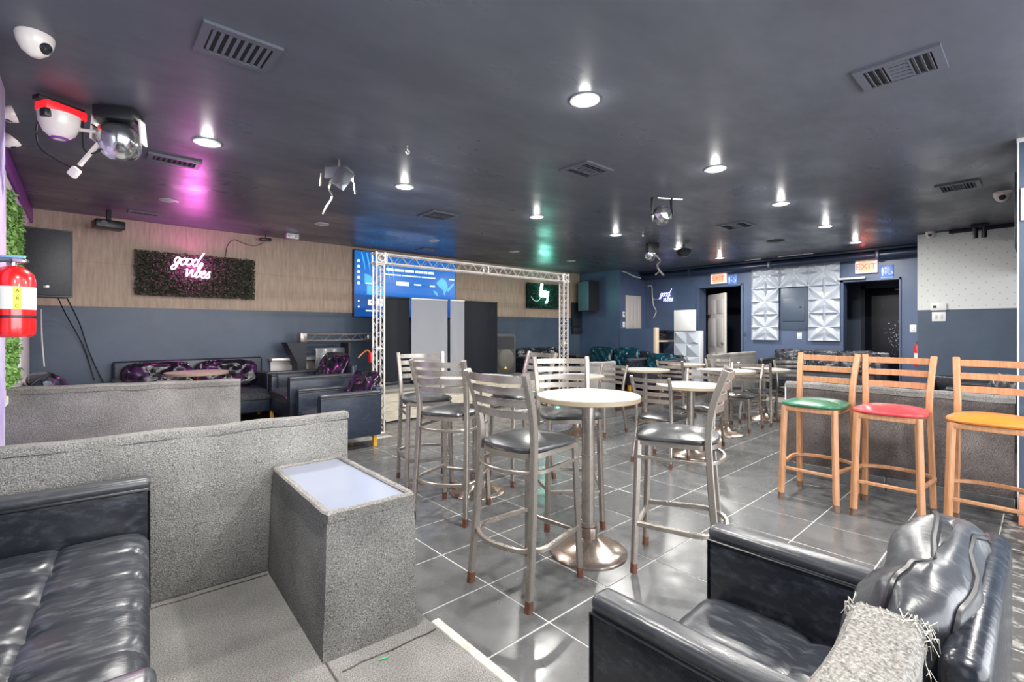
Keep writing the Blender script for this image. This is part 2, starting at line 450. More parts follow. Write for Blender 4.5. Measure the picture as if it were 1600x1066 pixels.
wf = struct(MB().b2((-0.49, 4.9, 0.75), (-0.41, 4.98, 2.42), 0.005).b2((-0.49, 6.86, 0.75), (-0.43, 6.94, 2.42), 0.005).b2((-0.49, 4.9, 2.34), (-0.42, 6.94, 2.42), 0.005).b2((-0.5, 4.88, 0.73), (-0.41, 6.94, 0.79), 0.005).b2((-0.49, 5.9, 0.75), (-0.44, 5.95, 2.42), 0.004).build('window_1', 'white_paint'))
MB().b2((-0.475, 4.95, 0.78), (-0.469, 6.9, 2.36)).build('pane', 'panel_white', wf, smooth=False)
struct(MB().b2((-1.75, -3.2, 0), (-1.65, 7.5, H)).build('wall_outer_left', 'wall_slate', smooth=False))
struct(MB().b2((-1.75, -3.2, 0), (11.6, -3.1, H)).build('wall_near', 'wall_slate', smooth=False))
struct(MB().b2((11.5, -3.2, 0), (11.6, 7.5, H)).build('wall_far_end', 'wall_navy', smooth=False))

# exit wall with two openings
d1 = (3.99, 4.88, 2.17); d2 = (1.53, 2.34, 2.10)
we = MB()
T = 0.12
for y0, y1, z0, z1 in ((d1[1], 6.27, 0, H), (d1[0], d1[1], d1[2], H), (d2[1], d1[0], 0, H), (d2[0], d2[1], d2[2], H), (1.17, d2[0], 0, H)):
    we.b2((EXIT_A, y0, z0), (EXIT_A + T, y1, z1))
we = struct(we.build('wall_exit', 'wall_navy', smooth=False))
struct(MB().b2((8.75, 6.2, 0), (9.82, 6.27, H)).b2((8.75, 6.27, 0), (8.8, 7.35, H)).build('wall_corner', 'wall_navy', smooth=False))
hw = struct(MB().b2((8.72, 5.36, 0), (8.8, 6.2, 1.31)).build('wall_half', 'wall_navy', smooth=False))
MB().b2((8.7, 5.3, 0.0), (8.82, 5.36, 1.33), 0.005).build('end_trim', 'trim_beige', hw)
ww = struct(MB().b2((8.55, -1.2, 0), (8.7, 1.17, H)).b2((8.7, 1.05, 0), (9.82, 1.17, H)).build('wall_white', 'wall_slate', smooth=False))
MB().b2((8.542, -1.2, 1.55), (8.55, 1.17, 2.585)).build('wallpaper', 'wallpaper_white', ww, smooth=False)
MB().b2((8.53, 0.1, 2.55), (8.55, 0.85, 2.6), 0.01).build('peeling_edge', 'black_matte', ww)
# hallway shells behind the openings
for n, (ya, yb) in enumerate(((3.6, 5.3), (1.2, 2.7))):
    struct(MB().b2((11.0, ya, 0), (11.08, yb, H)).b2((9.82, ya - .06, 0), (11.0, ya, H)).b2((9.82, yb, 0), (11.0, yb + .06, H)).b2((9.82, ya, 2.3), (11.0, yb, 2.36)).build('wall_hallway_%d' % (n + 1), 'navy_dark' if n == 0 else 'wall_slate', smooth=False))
dn = struct(MB().b2((9.67, d1[1], 0), (10.0, d1[1] + 0.05, 2.2)).b2((9.67, d1[0] - .02, 0), (10.0, d1[0] + 0.02, 2.2)).b2((9.67, d1[0], 2.16), (10.0, d1[1], 2.2)).build('door_1', 'wall_navy', smooth=False))
dn2 = struct(MB().b2((9.67, d2[1] - 0.04, 0), (9.9, d2[1], 2.12)).b2((9.67, d2[0], 0), (9.82, d2[0] + 0.02, 2.12)).b2((9.67, d2[0], 2.09), (9.9, d2[1], 2.12)).build('door_2', 'wall_navy', smooth=False))
# column at the near right
colm = struct(MB().b2((4.8, -1.6, 0), (5.2, 0.125, H)).build('wall_column', 'wall_slate', smooth=False))
MB().b2((4.794, 0.119, 0), (4.8, 0.128, H), 0.001).b2((4.792, -1.0, 2.57), (4.8, 0.13, 2.6), 0.002).build('corner_bead', 'white_plastic', colm)
struct(MB().b2((0.0, STAGE_B - 0.02, 0.12), (3.0, STAGE_B, 0.2)).build('baseboard_stage', 'navy_dark', smooth=False))

# ================================================================== STOOLS AND CHAIRS
def seat_mesh(w0, w1, d, t, z, x0):
    b = MB(); nu, nv = 40, 10
    def fn(u, v):
        a = 2 * math.pi * u
        c, s_ = math.cos(a), math.sin(a)
        n = 3.6
        rr = (abs(c) ** n + abs(s_) ** n) ** (-1 / n)
        # v 0..1 : bottom centre -> rim -> top centre
        if v < 0.3: k = v / 0.3 * 0.97; zz = 0
        elif v < 0.6: q = (v - 0.3) / 0.3; k = 0.97 + 0.03 * math.sin(q * math.pi); zz = t * 0.5 * q
        else: q = (v - 0.6) / 0.4; k = 0.97 * (1 - q); zz = t * 0.5 + t * 0.5 * math.sin(q * math.pi / 2) ** 0.8
        px = c * rr * k * d / 2; py = s_ * rr * k
        wy = (w0 + (w1 - w0) * (px / d + 0.5)) / 2
        return Vector((x0 + px, py * wy, z + zz))
    b.grid(fn, nu, nv, wrap_u=True)
    bmesh.ops.remove_doubles(b.bm, verts=b.bm.verts, dist=0.0005)
    return b
def make_stool(name, label, group, seat_z, top_z, frame, seatm, tipm, nsl, slat_h, tb, round_back=True, ring=True, wood=False, seat_th=0.055):
    t = thing(name, label, 'stool' if seat_z > 0.6 else 'chair', group=group)
    fz = seat_z - seat_th                      # top of the frame
    fx, rx = 0.19, -0.21
    fy, ry = 0.175, 0.195
    tipz = 0.05
    for s_ in (-1, 1):
        MB().sweep([(fx + 0.01, s_ * (fy + 0.005), tipz), (fx - 0.01, s_ * (fy - 0.012), fz - 0.001)], sq(tb)).build('front_leg', frame, t)
        MB().sweep([(fx + 0.012, s_ * (fy + 0.007), 0.0), (fx + 0.01, s_ * (fy + 0.005), tipz)], sq(tb * 1.02)).build('leg_tip', tipm, t)
        P = [(rx - 0.006, s_ * ry, tipz), (rx + 0.02, s_ * (ry - .006), seat_z * 0.42), (rx + 0.042, s_ * (ry - .014), fz - 0.08), (rx + 0.045, s_ * (ry - .016), seat_z + 0.02), (rx + 0.022, s_ * (ry - .01), seat_z + (top_z - seat_z) * 0.5), (rx - 0.035, s_ * ry, top_z)]
        MB().sweep(smooth_path(P, 5), sq(tb, tb * 1.15), up=(1, 0, 0)).build('back_post', frame, t)
        MB().sweep([(rx - 0.012, s_ * ry, 0.0), (rx - 0.006, s_ * ry, tipz)], sq(tb * 1.02, tb * 1.17), up=(1, 0, 0)).build('leg_tip', tipm, t)
    def post_x(z):
        k = (z - seat_z) / (top_z - seat_z)
        return rx + 0.045 - 0.025 * k - 0.055 * k * k
    for k in range(nsl):
        gap = (top_z - seat_z - 0.10) / nsl if nsl > 3 else 0.085
        z = top_z - slat_h / 2 - 0.012 - k * gap
        x0 = post_x(z); yy = ry - 0.012
        bow = 0.045 if not wood else 0.02
        arc = [(x0 - bow * (1 - (q / 8) ** 2) + 0.0, yy * q / 8, z) for q in range(-8, 9)]
        MB().sweep(arc, rect(0.007 if not wood else 0.014, slat_h)).build('slat', frame, t)
    sf = MB()
    if wood:
        sf.b2((fx - 0.02, -fy + .01, fz - 0.035), (fx + 0.005, fy - .01, fz), 0.003).b2((rx + 0.04, -ry + .02, fz - 0.035), (rx + 0.065, ry - .02, fz), 0.003)
        for s_ in (-1, 1): sf.b2((rx + 0.05, s_ * (fy - 0.012) - .01, fz - 0.035), (fx, s_ * (fy - 0.012) + .01, fz), 0.003)
    else:
        U = [(fx - 0.01, fy - .01, fz - 0.012), (rx + 0.1, fy + .0, fz - 0.012)] + [(rx + 0.1 - 0.1 * math.sin(a), (fy) * math.cos(a), fz - 0.012) for a in [math.pi * k / 14 for k in range(1, 14)]] + [(rx + 0.1, -fy, fz - 0.012), (fx - 0.01, -fy + .01, fz - 0.012)]
        sf.sweep(U, rect(0.018, 0.024))
        sf.b2((fx - 0.022, -fy + .01, fz - 0.024), (fx, fy - .01, fz))
    sf.build('seat_frame', frame, t)
    se = seat_mesh(0.37 if wood else 0.36, 0.43, 0.42, seat_th, fz + 0.001, 0.0 if not wood else 0.01).build('seat', seatm, t)
    def hoop(z, tk, out):
        U = [(fx - 0.005, fy, z), (rx + 0.12, ry + out, z)] + [(rx + 0.1 - (0.1 + out + 0.02) * math.sin(a), (ry + out) * math.cos(a), z) for a in [math.pi * k / 16 for k in range(1, 16)]] + [(rx + 0.12, -ry - out, z), (fx - 0.005, -fy, z)]
        return MB().sweep(U, sq(tk, tk * 1.1))
    if seat_z > 0.6:
        hoop(0.26 if not wood else 0.27, 0.022, 0.018).build('footrest_hoop', frame, t)
        MB().sweep([(fx, -fy, 0.24), (fx, fy, 0.24)], sq(0.022)).build('front_rail', frame, t)
        if not wood: hoop(fz - 0.085, 0.017, 0.004).build('brace_hoop', frame, t)
    else:
        hoop(fz - 0.08, 0.016, 0.0).build('brace_hoop', frame, t)
    return t

GM = 'metal ladder-back bar stools with black seats'
ms = make_stool('bar_stool', '', GM, 0.755, 1.08, 'steel_worn', 'vinyl_black', 'steel_rust', 4, 0.036, 0.03)
spots = [(1.705, 1.775, 5, 'metal ladder-back bar stool with black seat standing alone in front of the nearest round table'),
         (2.41, 1.335, 113, 'metal bar stool seen from its side, between the nearest round table and the black armchair'),
         (2.46, 2.17, -126, 'metal bar stool facing the camera from behind the nearest tall round table'),
         (1.95, 2.79, 28, 'metal bar stool with its back to the carpeted side table'),
         (2.13, 3.46, -112, 'metal bar stool furthest back, nearest the truss tower'),
         (2.83, 3.05, 172, 'metal bar stool behind the two nearest ones, turned sideways to the further tall table')]
for i, (x, y, a, lab) in enumerate(spots):
    o = ms if i == 0 else dup(ms)
    place(o, x, y, R(a), lab, GM)

GW = 'wood-toned bar stools along the carpeted partition'
for (x, y, sm_, lab) in ((4.14, 1.15, 'vinyl_green', 'wood-toned bar stool with a green padded seat'), (4.16, 0.705, 'vinyl_red', 'wood-toned bar stool with a red padded seat'), (4.17, 0.215, 'vinyl_orange', 'wood-toned bar stool with an orange padded seat')):
    o = make_stool('wooden_bar_stool', lab, GW, 0.765, 1.09, 'wood_frame', sm_, 'wood_foot', 3, 0.042, 0.036, wood=True)
    o.location = (x, y, 0); o.rotation_euler = (0, 0, R(180 + (1 if 'red' in lab else -2)))

GC = 'low metal ladder-back chairs around the dining tables'
ch = make_stool('metal_chair', '', GC, 0.475, 0.835, 'steel_worn', 'vinyl_black', 'steel_rust', 4, 0.036, 0.026)
spots = [(4.21, 2.5, 4, 'low metal chair with its back to the camera at the nearest low round table'),
         (5.0, 2.52, 190, 'low metal chair facing the nearest low round table, half hidden by the sideways bar stool'),
         (6.33, 2.63, 182, 'low metal chair back to back with another one, between two table pedestals'),
         (6.95, 2.63, 6, 'low metal chair facing the far table in front of the exit sofa, nearest the aisle'),
         (7.6, 2.38, -135, 'low metal chair facing the camera in front of the crumpled black exit sofa'),
         (4.85, 3.7, 180, 'low metal chair with splayed legs beside the purple glow on the floor'),
         (6.56, 3.64, 2, 'low metal chair with a curved back in front of the faceted white podium'),
         (7.17, 3.2, -128, 'low metal chair just before the white hallway door')]
for i, (x, y, a, lab) in enumerate(spots):
    o = ch if i == 0 else dup(ch)
    place(o, x, y, R(a), lab, GC)

# ------------------------------------------------------------------ tables
def make_table(name, label, group, hz, rad, rb=0.22, col_r=0.038, topm='laminate_top', edgem='laminate_edge', n=2):
    t = thing(name, label, 'table', group=group)
    tp = MB().lathe([(0, hz - 0.002), (rad - 0.006, hz - 0.002), (rad - 0.002, hz), (rad - 0.003, hz + 0.001), (0, hz + 0.001)], n=56).build('tabletop', topm, t)
    MB().lathe([(0, hz - 0.028), (rad - 0.004, hz - 0.028), (rad, hz - 0.024), (rad, hz - 0.003), (rad - 0.004, hz - 0.001), (0, hz - 0.001)], n=56).build('table_edge', edgem, t)
    MB().lathe([(0, 0.001), (rb, 0.001), (rb, 0.008), (rb - 0.006, 0.014), (rb * 0.75, 0.03), (rb * 0.42, 0.055), (rb * 0.24, 0.09), (0.055, 0.13), (0.05, 0.15), (0, 0.15)], n=44).build('base', 'steel_base', t)
    MB().cyl((0, 0, (0.15 + hz - 0.03) / 2), col_r, hz - 0.17, 20).cyl((0, 0, 0.165), col_r + 0.012, 0.02, 20).cyl((0, 0, 0.62 * hz), col_r + 0.005, 0.01, 20).build('column', 'steel_worn', t)
    sp_ = MB()
    for k in range(4): sp_.box((0.09 * math.cos(k * math.pi / 2), 0.09 * math.sin(k * math.pi / 2), hz - 0.034), (0.18 if k % 2 == 0 else 0.03, 0.03 if k % 2 == 0 else 0.18, 0.012))
    sp_.build('spider_plate', 'black_matte', t)
    return t
GT = 'tall round tables'
tt = make_table('bar_table', '', GT, 0.905, 0.295)
place(tt, 2.17, 1.76, R(35), 'nearest tall round table with pale laminate top on a domed metal base', GT)
o = dup(tt); place(o, 2.33, 3.01, R(20), 'further tall round table, mostly hidden behind the nearest bar stools', GT)
GL = 'low round pedestal tables'
lt = make_table('dining_table', '', GL, 0.72, 0.335)
for i, (x, y, z, lab) in enumerate([(4.62, 2.42, 1.0, 'low round table nearest the camera, behind the sideways bar stool'),
                                    (5.96, 3.8, 1.0, 'low round table before the black armchair and teal cushions'),
                                    (7.39, 3.9, 1.0, 'low round table before the faceted white podium'),
                                    (5.88, 2.62, 1.09, 'low round table with its pedestal foot beside the two back-to-back chairs'),
                                    (7.28, 2.7, 1.0, 'low round table nearest the crumpled black exit sofa'),
                                    (4.5, 3.83, 1.0, 'low round table nearest the stage, between bar stool backs and splayed chair')]):
    o = lt if i == 0 else dup(lt)
    place(o, x, y, R(30 * i), lab, GL); o.scale = (1, 1, z)

# ================================================================== SOFT SEATING
def cushion(w_, h_, t, seed=0, wr=0.02, piped=False, n=26):
    # a boxed pillow standing in the yz plane, w_ along y, h_ along z, thickness t along x, base on z=0
    b = MB()
    N = 88; K = 34
    def fn(u, v):
        th = math.pi * 2 * u; ph = math.pi * (v - 0.5)
        def se(x_, e): return math.copysign(abs(x_) ** e, x_)
        e1 = 0.42
        cy = se(math.cos(th), e1) * se(math.cos(ph), 0.75); cz = se(math.sin(th), e1) * se(math.cos(ph), 0.75)
        cx = se(math.sin(ph), 0.8)
        edge = max(abs(cy), abs(cz))
        thick = t / 2 * cx * (1 - 0.25 * edge ** 3)
        y = cy * w_ / 2; z = cz * h_ / 2
        nz = noise.noise(Vector((y * 7 + seed * 3.1, z * 7, cx * 2 + seed))) + 0.6 * noise.noise(Vector((y * 16, z * 13 + seed, cx * 4)))
        ri = abs(noise.noise(Vector((y * 5 + z * 6 + seed, (y - z) * 2.2, cx))))
        k = wr * (nz - 1.1 * (0.5 - ri))
        return Vector((thick + k * (0.6 + 0.6 * abs(cx)), y + k * 0.5, z + h_ / 2 + k * 0.4))
    b.grid(fn, N, K, wrap_u=True)
    b.fn = fn
    return b
def cushion_piping(w_, h_, x, wr=0.004):
    P = []
    for k in range(48):
        a = 2 * math.pi * k / 48
        c, s_ = math.cos(a), math.sin(a)
        r = 0.42
        P.append(Vector((x + rnd.uniform(-wr, wr), math.copysign(abs(c) ** r, c) * w_ / 2 * 1.005, math.copysign(abs(s_) ** r, s_) * h_ / 2 * 1.005 + h_ / 2)))
    return P
def tufted(d, w_, t, nd, nw, buttons=True, depth=0.018):
    # seat pad: x depth, y width, top surface tufted
    b = MB(); NU, NV = nd * 16 + 1, nw * 16 + 1
    def h(u, v):
        fu = (u * nd) % 1.0; fv = (v * nw) % 1.0
        du = min(fu, 1 - fu); dv = min(fv, 1 - fv)
        z = t - depth * (math.exp(-(du / 0.045) ** 2) * 0.55 + math.exp(-(dv / 0.045) ** 2) * 0.4)
        if buttons: z -= depth * 0.9 * math.exp(-((du ** 2 + dv ** 2) / 0.02))
        e = min(u, 1 - u) * d; e2 = min(v, 1 - v) * w_
        z -= 0.03 * math.exp(-(e / 0.02)) + 0.03 * math.exp(-(e2 / 0.02))
        z += 0.004 * noise.noise(Vector((u * d * 14, v * w_ * 14, t)))
        return z
    g = b.grid(lambda u, v: Vector((u * d - d / 2, v * w_ - w_ / 2, h(u, v))), NU, NV)
    # skirt
    rim = [g[i][0] for i in range(NU)] + [g[-1][j] for j in range(1, NV)] + [g[i][-1] for i in range(NU - 2, -1, -1)] + [g[0][j] for j in range(NV - 2, 0, -1)]
    lo = [b.bm.verts.new((v.co.x, v.co.y, 0)) for v in rim]; n = len(rim)
    for k in range(n): b.bm.faces.new((rim[k], rim[(k + 1) % n], lo[(k + 1) % n], lo[k]))
    b.bm.faces.new(lo)
    return b
def make_seat(name, label, cat, wdt, dep, arm_h, back_h, seat_h, arm_t=0.085, legs='yellow_leg', body='leather_black', seatm='leather_seat', edge='leather_edge', nw=2, nd=2, back_t=0.08, leg_h=0.13, group=None, arms=(1, 1)):
    # local: faces +x; width along y; origin centre on floor
    t = thing(name, label, cat, group=group)
    x0, x1 = -dep / 2, dep / 2
    MB().b2((x0 + 0.01, -wdt / 2 + arm_t, leg_h), (x1 - 0.02, wdt / 2 - arm_t, seat_h - 0.13), 0.012, 3).build('base', body, t)
    for s_, on in ((-1, arms[0]), (1, arms[1])):
        if not on: continue
        ya, yb = s_ * (wdt / 2 - arm_t), s_ * wdt / 2
        y0_, y1_ = min(ya, yb), max(ya, yb)
        a = MB().b2((x0 + 0.02, y0_ + 0.003, leg_h), (x1, y1_ - 0.003, arm_h - 0.03), 0.012, 3).build('armrest', body, t)
        MB().b2((x0 + 0.02, y0_, arm_h - 0.045), (x1 + 0.002, y1_, arm_h), 0.02, 4).build('arm_top', edge, a)
        pp = MB()
        for yy in (y0_ + 0.002, y1_ - 0.002):
            pp.tube([(x0 + .03, yy, arm_h - 0.045), (x1 - 0.003, yy, arm_h - 0.045), (x1 - 0.003, yy, leg_h + .01)], 0.0045, 6)
        pp.build('piping', 'piping', a)
    bk = MB().b2((x0, -wdt / 2 + 0.012, leg_h + 0.02), (x0 + back_t, wdt / 2 - 0.012, back_h), 0.028, 4).build('backrest', body, t)
    pad = tufted(dep - back_t - 0.01, wdt - 2 * arm_t - 0.004, 0.13, nd, nw).tf(Matrix.Translation((x0 + back_t + (dep - back_t) / 2, 0, seat_h - 0.13))).build('seat_cushion', seatm, t)
    lg = None
    for sx in (x0 + 0.07, x1 - 0.06):
        for sy in (-wdt / 2 + 0.06, wdt / 2 - 0.06):
            MB().box((sx, sy, leg_h / 2), (0.04, 0.04, leg_h), 0.003).build('leg', legs, t)
    return t
def pillow(label, loc, rz, tilt, w_, h_, t, m, seed, wr=0.02, pipe=False, group=None, roll=0.0):
    cb = cushion(w_, h_, t, seed, wr); cfn = cb.fn; o = cb.build('cushion', m)
    o.location = loc; o.rotation_euler = (roll, tilt, rz); tag(o, label, 'cushion', group)
    if pipe:
        pp = MB()
        for vv in (0.36, 0.64): pp.tube([cfn(q / 88, vv) + (cfn(q / 88, vv) - Vector((0, 0, h_ / 2))).normalized() * 0.002 for q in range(88)], 0.0055, 6, closed=True)
        pp.build('piping', 'piping', o)
    return o

# near left loveseat on the carpet platform
o = make_seat('loveseat', 'black tufted leather loveseat on the carpeted platform, cut off by the frame', 'sofa', 1.5, 0.86, 0.585, 0.72, 0.40, arm_t=0.09, nw=6, nd=3, legs='black_plastic', leg_h=0.06)
o.location = (-0.28, 1.765, 0.1); o.rotation_euler = (0, 0, R(-4.5))
# armchair in the right near corner with its big cushion
ac = make_seat('armchair', 'black leather armchair with box arms standing on the tiles in front of the bar stools', 'armchair', 0.70, 0.71, 0.62, 0.80, 0.42, arm_t=0.075, nw=2, nd=2, back_t=0.06, leg_h=0.05, legs='black_plastic')
ac.location = (1.29, 0.405, 0); ac.rotation_euler = (0, 0, R(90))
pillow('large crumpled black leather back cushion with piped seams in the near armchair', (1.285, 0.275, 0.42), R(90), R(-19), 0.58, 0.47, 0.19, 'leather_edge', 3, 0.024, True)

# rear left booth seating (raised floor 0.12)
ps = 0.12
o = make_seat('sofa', 'black leather sofa behind the round pink-topped table, under the leafy neon panel', 'sofa', 1.62, 0.75, 0.6, 0.79, 0.42, body='leather_navy', nw=2, nd=1)
o.location = (1.05, 6.93, ps); o.rotation_euler = (0, 0, R(-90))
for x, lab, sd in ((0.68, 'black slumped back cushion with painted purple sheen at the left half of the black wall sofa', 1), (1.4, 'black slumped back cushion with painted purple sheen behind the right half of the pink-topped table', 5)):
    pillow(lab, (x, 7.05, ps + 0.42), R(-90), R(-12), 0.7, 0.36, 0.17, 'leather_purple_sheen', sd, 0.03)
o = make_seat('corner_sofa', 'black leather seat under the hanging speaker, beside the ivy window', 'sofa', 1.1, 0.75, 0.6, 0.66, 0.42, body='leather_navy', nw=2, nd=1)
o.location = (-0.01, 6.02, ps); o.rotation_euler = (0, 0, R(2))
pillow('purple and black leather cushion lying slanted on the corner seat', (-0.1, 6.1, ps + 0.43), R(20), R(-32), 0.55, 0.4, 0.17, 'leather_purple_sheen', 8, 0.03)
pillow('black leather cushion tucked behind the purple slanted one', (-0.17, 5.75, ps + 0.43), R(-5), R(-14), 0.36, 0.34, 0.16, 'leather_navy', 9, 0.03)
o = make_seat('armchair', 'black leather armchair with a purple cushion under the shelf of stored truss', 'armchair', 1.0, 0.82, 0.62, 0.72, 0.42, body='leather_navy', nw=1, nd=1)
o.location = (2.17, 6.28, ps); o.rotation_euler = (0, 0, R(180))
pillow('purple-patched cushion in the armchair under the stored truss', (2.36, 6.3, ps + 0.46), R(180), R(-24), 0.8, 0.44, 0.18, 'leather_purple_sheen', 12, 0.03)
o = make_seat('armchair', 'black leather armchair with yellow feet standing on the tiles before the truss tower', 'armchair', 0.76, 0.68, 0.62, 0.66, 0.40, body='leather_navy', nw=1, nd=1)
o.location = (2.12, 5.25, 0); o.rotation_euler = (0, 0, R(180))
pillow('purple and black cushion in the armchair nearest the truss tower', (2.28, 5.25, 0.44), R(180), R(-30), 0.58, 0.42, 0.17, 'leather_purple_sheen', 15, 0.03)
# pink-topped round table
t = make_table('round_table', 'round pink-topped table on a red post in front of the wall sofa', None, 0.70, 0.30, rb=0.2, col_r=0.016, topm='pink_wood_top', edgem='laminate_edge')
t.location = (0.93, 6.2, ps)
for c_ in t.children:
    if c_.name.startswith('column'):
        c_.material_slots[0].link = 'OBJECT'; c_.material_slots[0].material = M['red_paint']

# right corner seating with teal cushions
o = make_seat('sofa', 'black sofa with two teal cushions against the navy half wall', 'sofa', 1.5, 0.75, 0.62, 0.74, 0.42, body='leather_black', nw=2, nd=1)
o.location = (8.3, 6.15, 0.1); o.rotation_euler = (0, 0, R(180))
pillow('teal leather cushion nearest the room corner', (8.43, 6.52, 0.5), R(180), R(-12), 0.62, 0.42, 0.18, 'leather_teal', 21, 0.03)
pillow('teal leather cushion in front of the half wall below the white hatch', (8.43, 5.86, 0.5), R(180), R(-12), 0.62, 0.42, 0.18, 'leather_teal', 22, 0.03)
o = make_seat('armchair', 'black armchair with a teal cushion between the half wall and the white podium', 'armchair', 0.8, 0.75, 0.62, 0.7, 0.42, body='leather_black', nw=1, nd=1)
o.location = (8.1, 4.95, 0.1); o.rotation_euler = (0, 0, R(180))
pillow('teal leather cushion beside the faceted white podium', (8.22, 4.95, 0.45), R(180), R(-20), 0.6, 0.4, 0.18, 'leather_teal', 23, 0.035)
pillow('black and white glossy cushion leaning against the white podium', (8.3, 4.62, 0.42), R(170), R(-15), 0.3, 0.35, 0.14, 'leather_edge', 24, 0.03)
o = make_seat('sofa', 'black sofa along the stage wall beside the floor speaker', 'sofa', 1.5, 0.75, 0.66, 0.8, 0.42, body='leather_black', nw=2, nd=1)
o.location = (7.05, 6.94, 0.1); o.rotation_euler = (0, 0, R(-90))
for x, sd, lab in ((6.75, 31, 'black glossy cushion on the stage-wall sofa, nearest the floor speaker'), (7.4, 32, 'black glossy cushion on the stage-wall sofa, nearest the room corner')):
    pillow(lab, (x, 7.0, 0.5), R(-90), R(-10), 0.6, 0.42, 0.2, 'leather_black', sd, 0.035)

# exit booth sofa
o = make_seat('sofa', 'black sofa with crumpled cushions below the white star panels', 'sofa', 1.75, 0.8, 0.66, 0.80, 0.44, body='leather_black', nw=2, nd=1, back_t=0.07)
o.location = (9.25, 2.5, 0.12); o.rotation_euler = (0, 0, R(180))
for y, sd, lab, mm in ((3.02, 41, 'crumpled black cushion of the exit sofa, nearest the hallway door', 'leather_seat'), (2.5, 42, 'crumpled black cushion in the middle of the exit sofa', 'leather_seat'), (2.0, 43, 'bluish crumpled cushion of the exit sofa, nearest the black door', 'leather_edge')):
    pillow(lab, (9.32, y, 0.55), R(180), R(-14), 0.52, 0.4, 0.2, mm, sd, 0.045)
# right booth
o = make_seat('armchair', 'black leather armchair behind the partition, seen through the orange stool back', 'armchair', 0.8, 0.75, 0.6, 0.7, 0.42, body='leather_black', nw=1, nd=1)
o.location = (6.9, 0.3, 0.1); o.rotation_euler = (0, 0, R(90))
o = make_seat('sofa', 'long low black sofa against the wall with the dotted white wallpaper', 'sofa', 1.9, 0.78, 0.5, 0.58, 0.36, body='leather_black', nw=2, nd=1)
o.location = (8.1, 0.1, 0.1); o.rotation_euler = (0, 0, R(180))
pillow('glossy striped dark cushion standing behind the orange stool', (6.75, 0.3, 0.5), R(120), R(-15), 0.5, 0.36, 0.14, 'leather_edge', 51, 0.03)

# ================================================================== PARTITIONS AND SIDE TABLE
def partition(label, pts, z0, h, th, m='carpet_grey', capm='carpet_pale', thin=False):
    (xa, ya), (xb, yb) = pts
    L_ = math.hypot(xb - xa, yb - ya); t = thing('partition', label, 'partition', ((xa + xb) / 2, (ya + yb) / 2, z0), math.atan2(yb - ya, xb - xa))
    b = MB(); NX = max(8, int(L_ / 0.06)); 
    b.box((0, 0, (h - 0.035) / 2), (L_, th, h - 0.035), 0.008, 2)
    b.build('carpeted_panel', m, t)
    # rolled carpet cap, slightly wavy
    P = [(-L_ / 2 - 0.004 + (L_ + 0.008) * k / NX, 0.003 * math.sin(k * 1.3), h - 0.022 + 0.003 * math.sin(k * 0.9 + xa)) for k in range(NX + 1)]
    cd = -0.014 if thin else -0.03
    sec = [(-th / 2 - (.0005 if thin else .004), cd), (th / 2 + (.0005 if thin else .004), cd), (th / 2 + .001 + (0 if thin else .004), 0.005), (th / 2 - 0.005, 0.018), (0, 0.021), (-th / 2 + 0.005, 0.018), (-th / 2 - .001 - (0 if thin else .004), 0.005)]
    MB().sweep(P, sec).build('carpet_cap', capm, t)
    return t
partition('long carpeted partition crossing behind the near loveseat and the side table', ((-0.32, 2.64), (1.07, 2.56)), 0.1, 0.735, 0.09, capm='carpet_grey', thin=True)
partition('shorter carpeted partition in front of the rear booth sofas', ((-0.42, 5.19), (1.03, 4.74)), 0.0, 0.85, 0.12)
p3 = partition('dark carpeted partition behind the wood-toned bar stools', ((4.75, 1.56), (4.85, 0.14)), 0.0, 0.82, 0.1, m='carpet_dark', capm='carpet_grey')
# tile skirting of the dark partition
for k in range(4):
    MB().box((-0.53 + 0.355 * k, -0.058, 0.055), (0.35, 0.012, 0.11), 0.003, 1).build('skirting_tile', 'tile_slate', p3)
MB().box((-0.712, 0, 0.4), (0.012, 0.1, 0.8), 0.003, 1).build('end_strip', 'panel_pale', p3)
pn = partition('carpeted partition end with frayed threads beside the near armchair', ((-0.9, 0.13), (0.945, 0.165)), 0.1, 0.735, 0.085)
fr = MB()
for k in range(150):
    y = rnd.uniform(-0.05, 0.05); z = 0.735 - rnd.uniform(0, 0.02) if rnd.random() < 0.7 else 0.735 - rnd.uniform(0, 0.12)
    if z < 0.71: y = math.copysign(0.046, y)
    x = 0.915 + rnd.uniform(-0.015, 0.012); l = rnd.uniform(0.006, 0.022)
    d = Vector((rnd.uniform(0.1, 1), rnd.uniform(-.6, .6) + (0.5 if y > 0 else -0.5), rnd.uniform(-1.0, 0.5))).normalized()
    p0 = Vector((x, y, z)); fr.tube([p0, p0 + d * l * 0.5 + Vector((0, rnd.uniform(-.006, .006), 0.006)), p0 + d * l + Vector((0, 0, -0.012))], 0.0006, 3)
stuff(fr.build('frayed_threads', 'thread', pn))
partition('far carpeted partition between the hallway door and the exit sofa', ((7.24, 3.47), (8.9, 3.47)), 0.0, 0.9, 0.1)
partition('small carpeted partition beyond the low tables, before the teal cushions', ((5.32, 4.42), (5.85, 4.27)), 0.0, 0.82, 0.1, capm='carpet_pale')

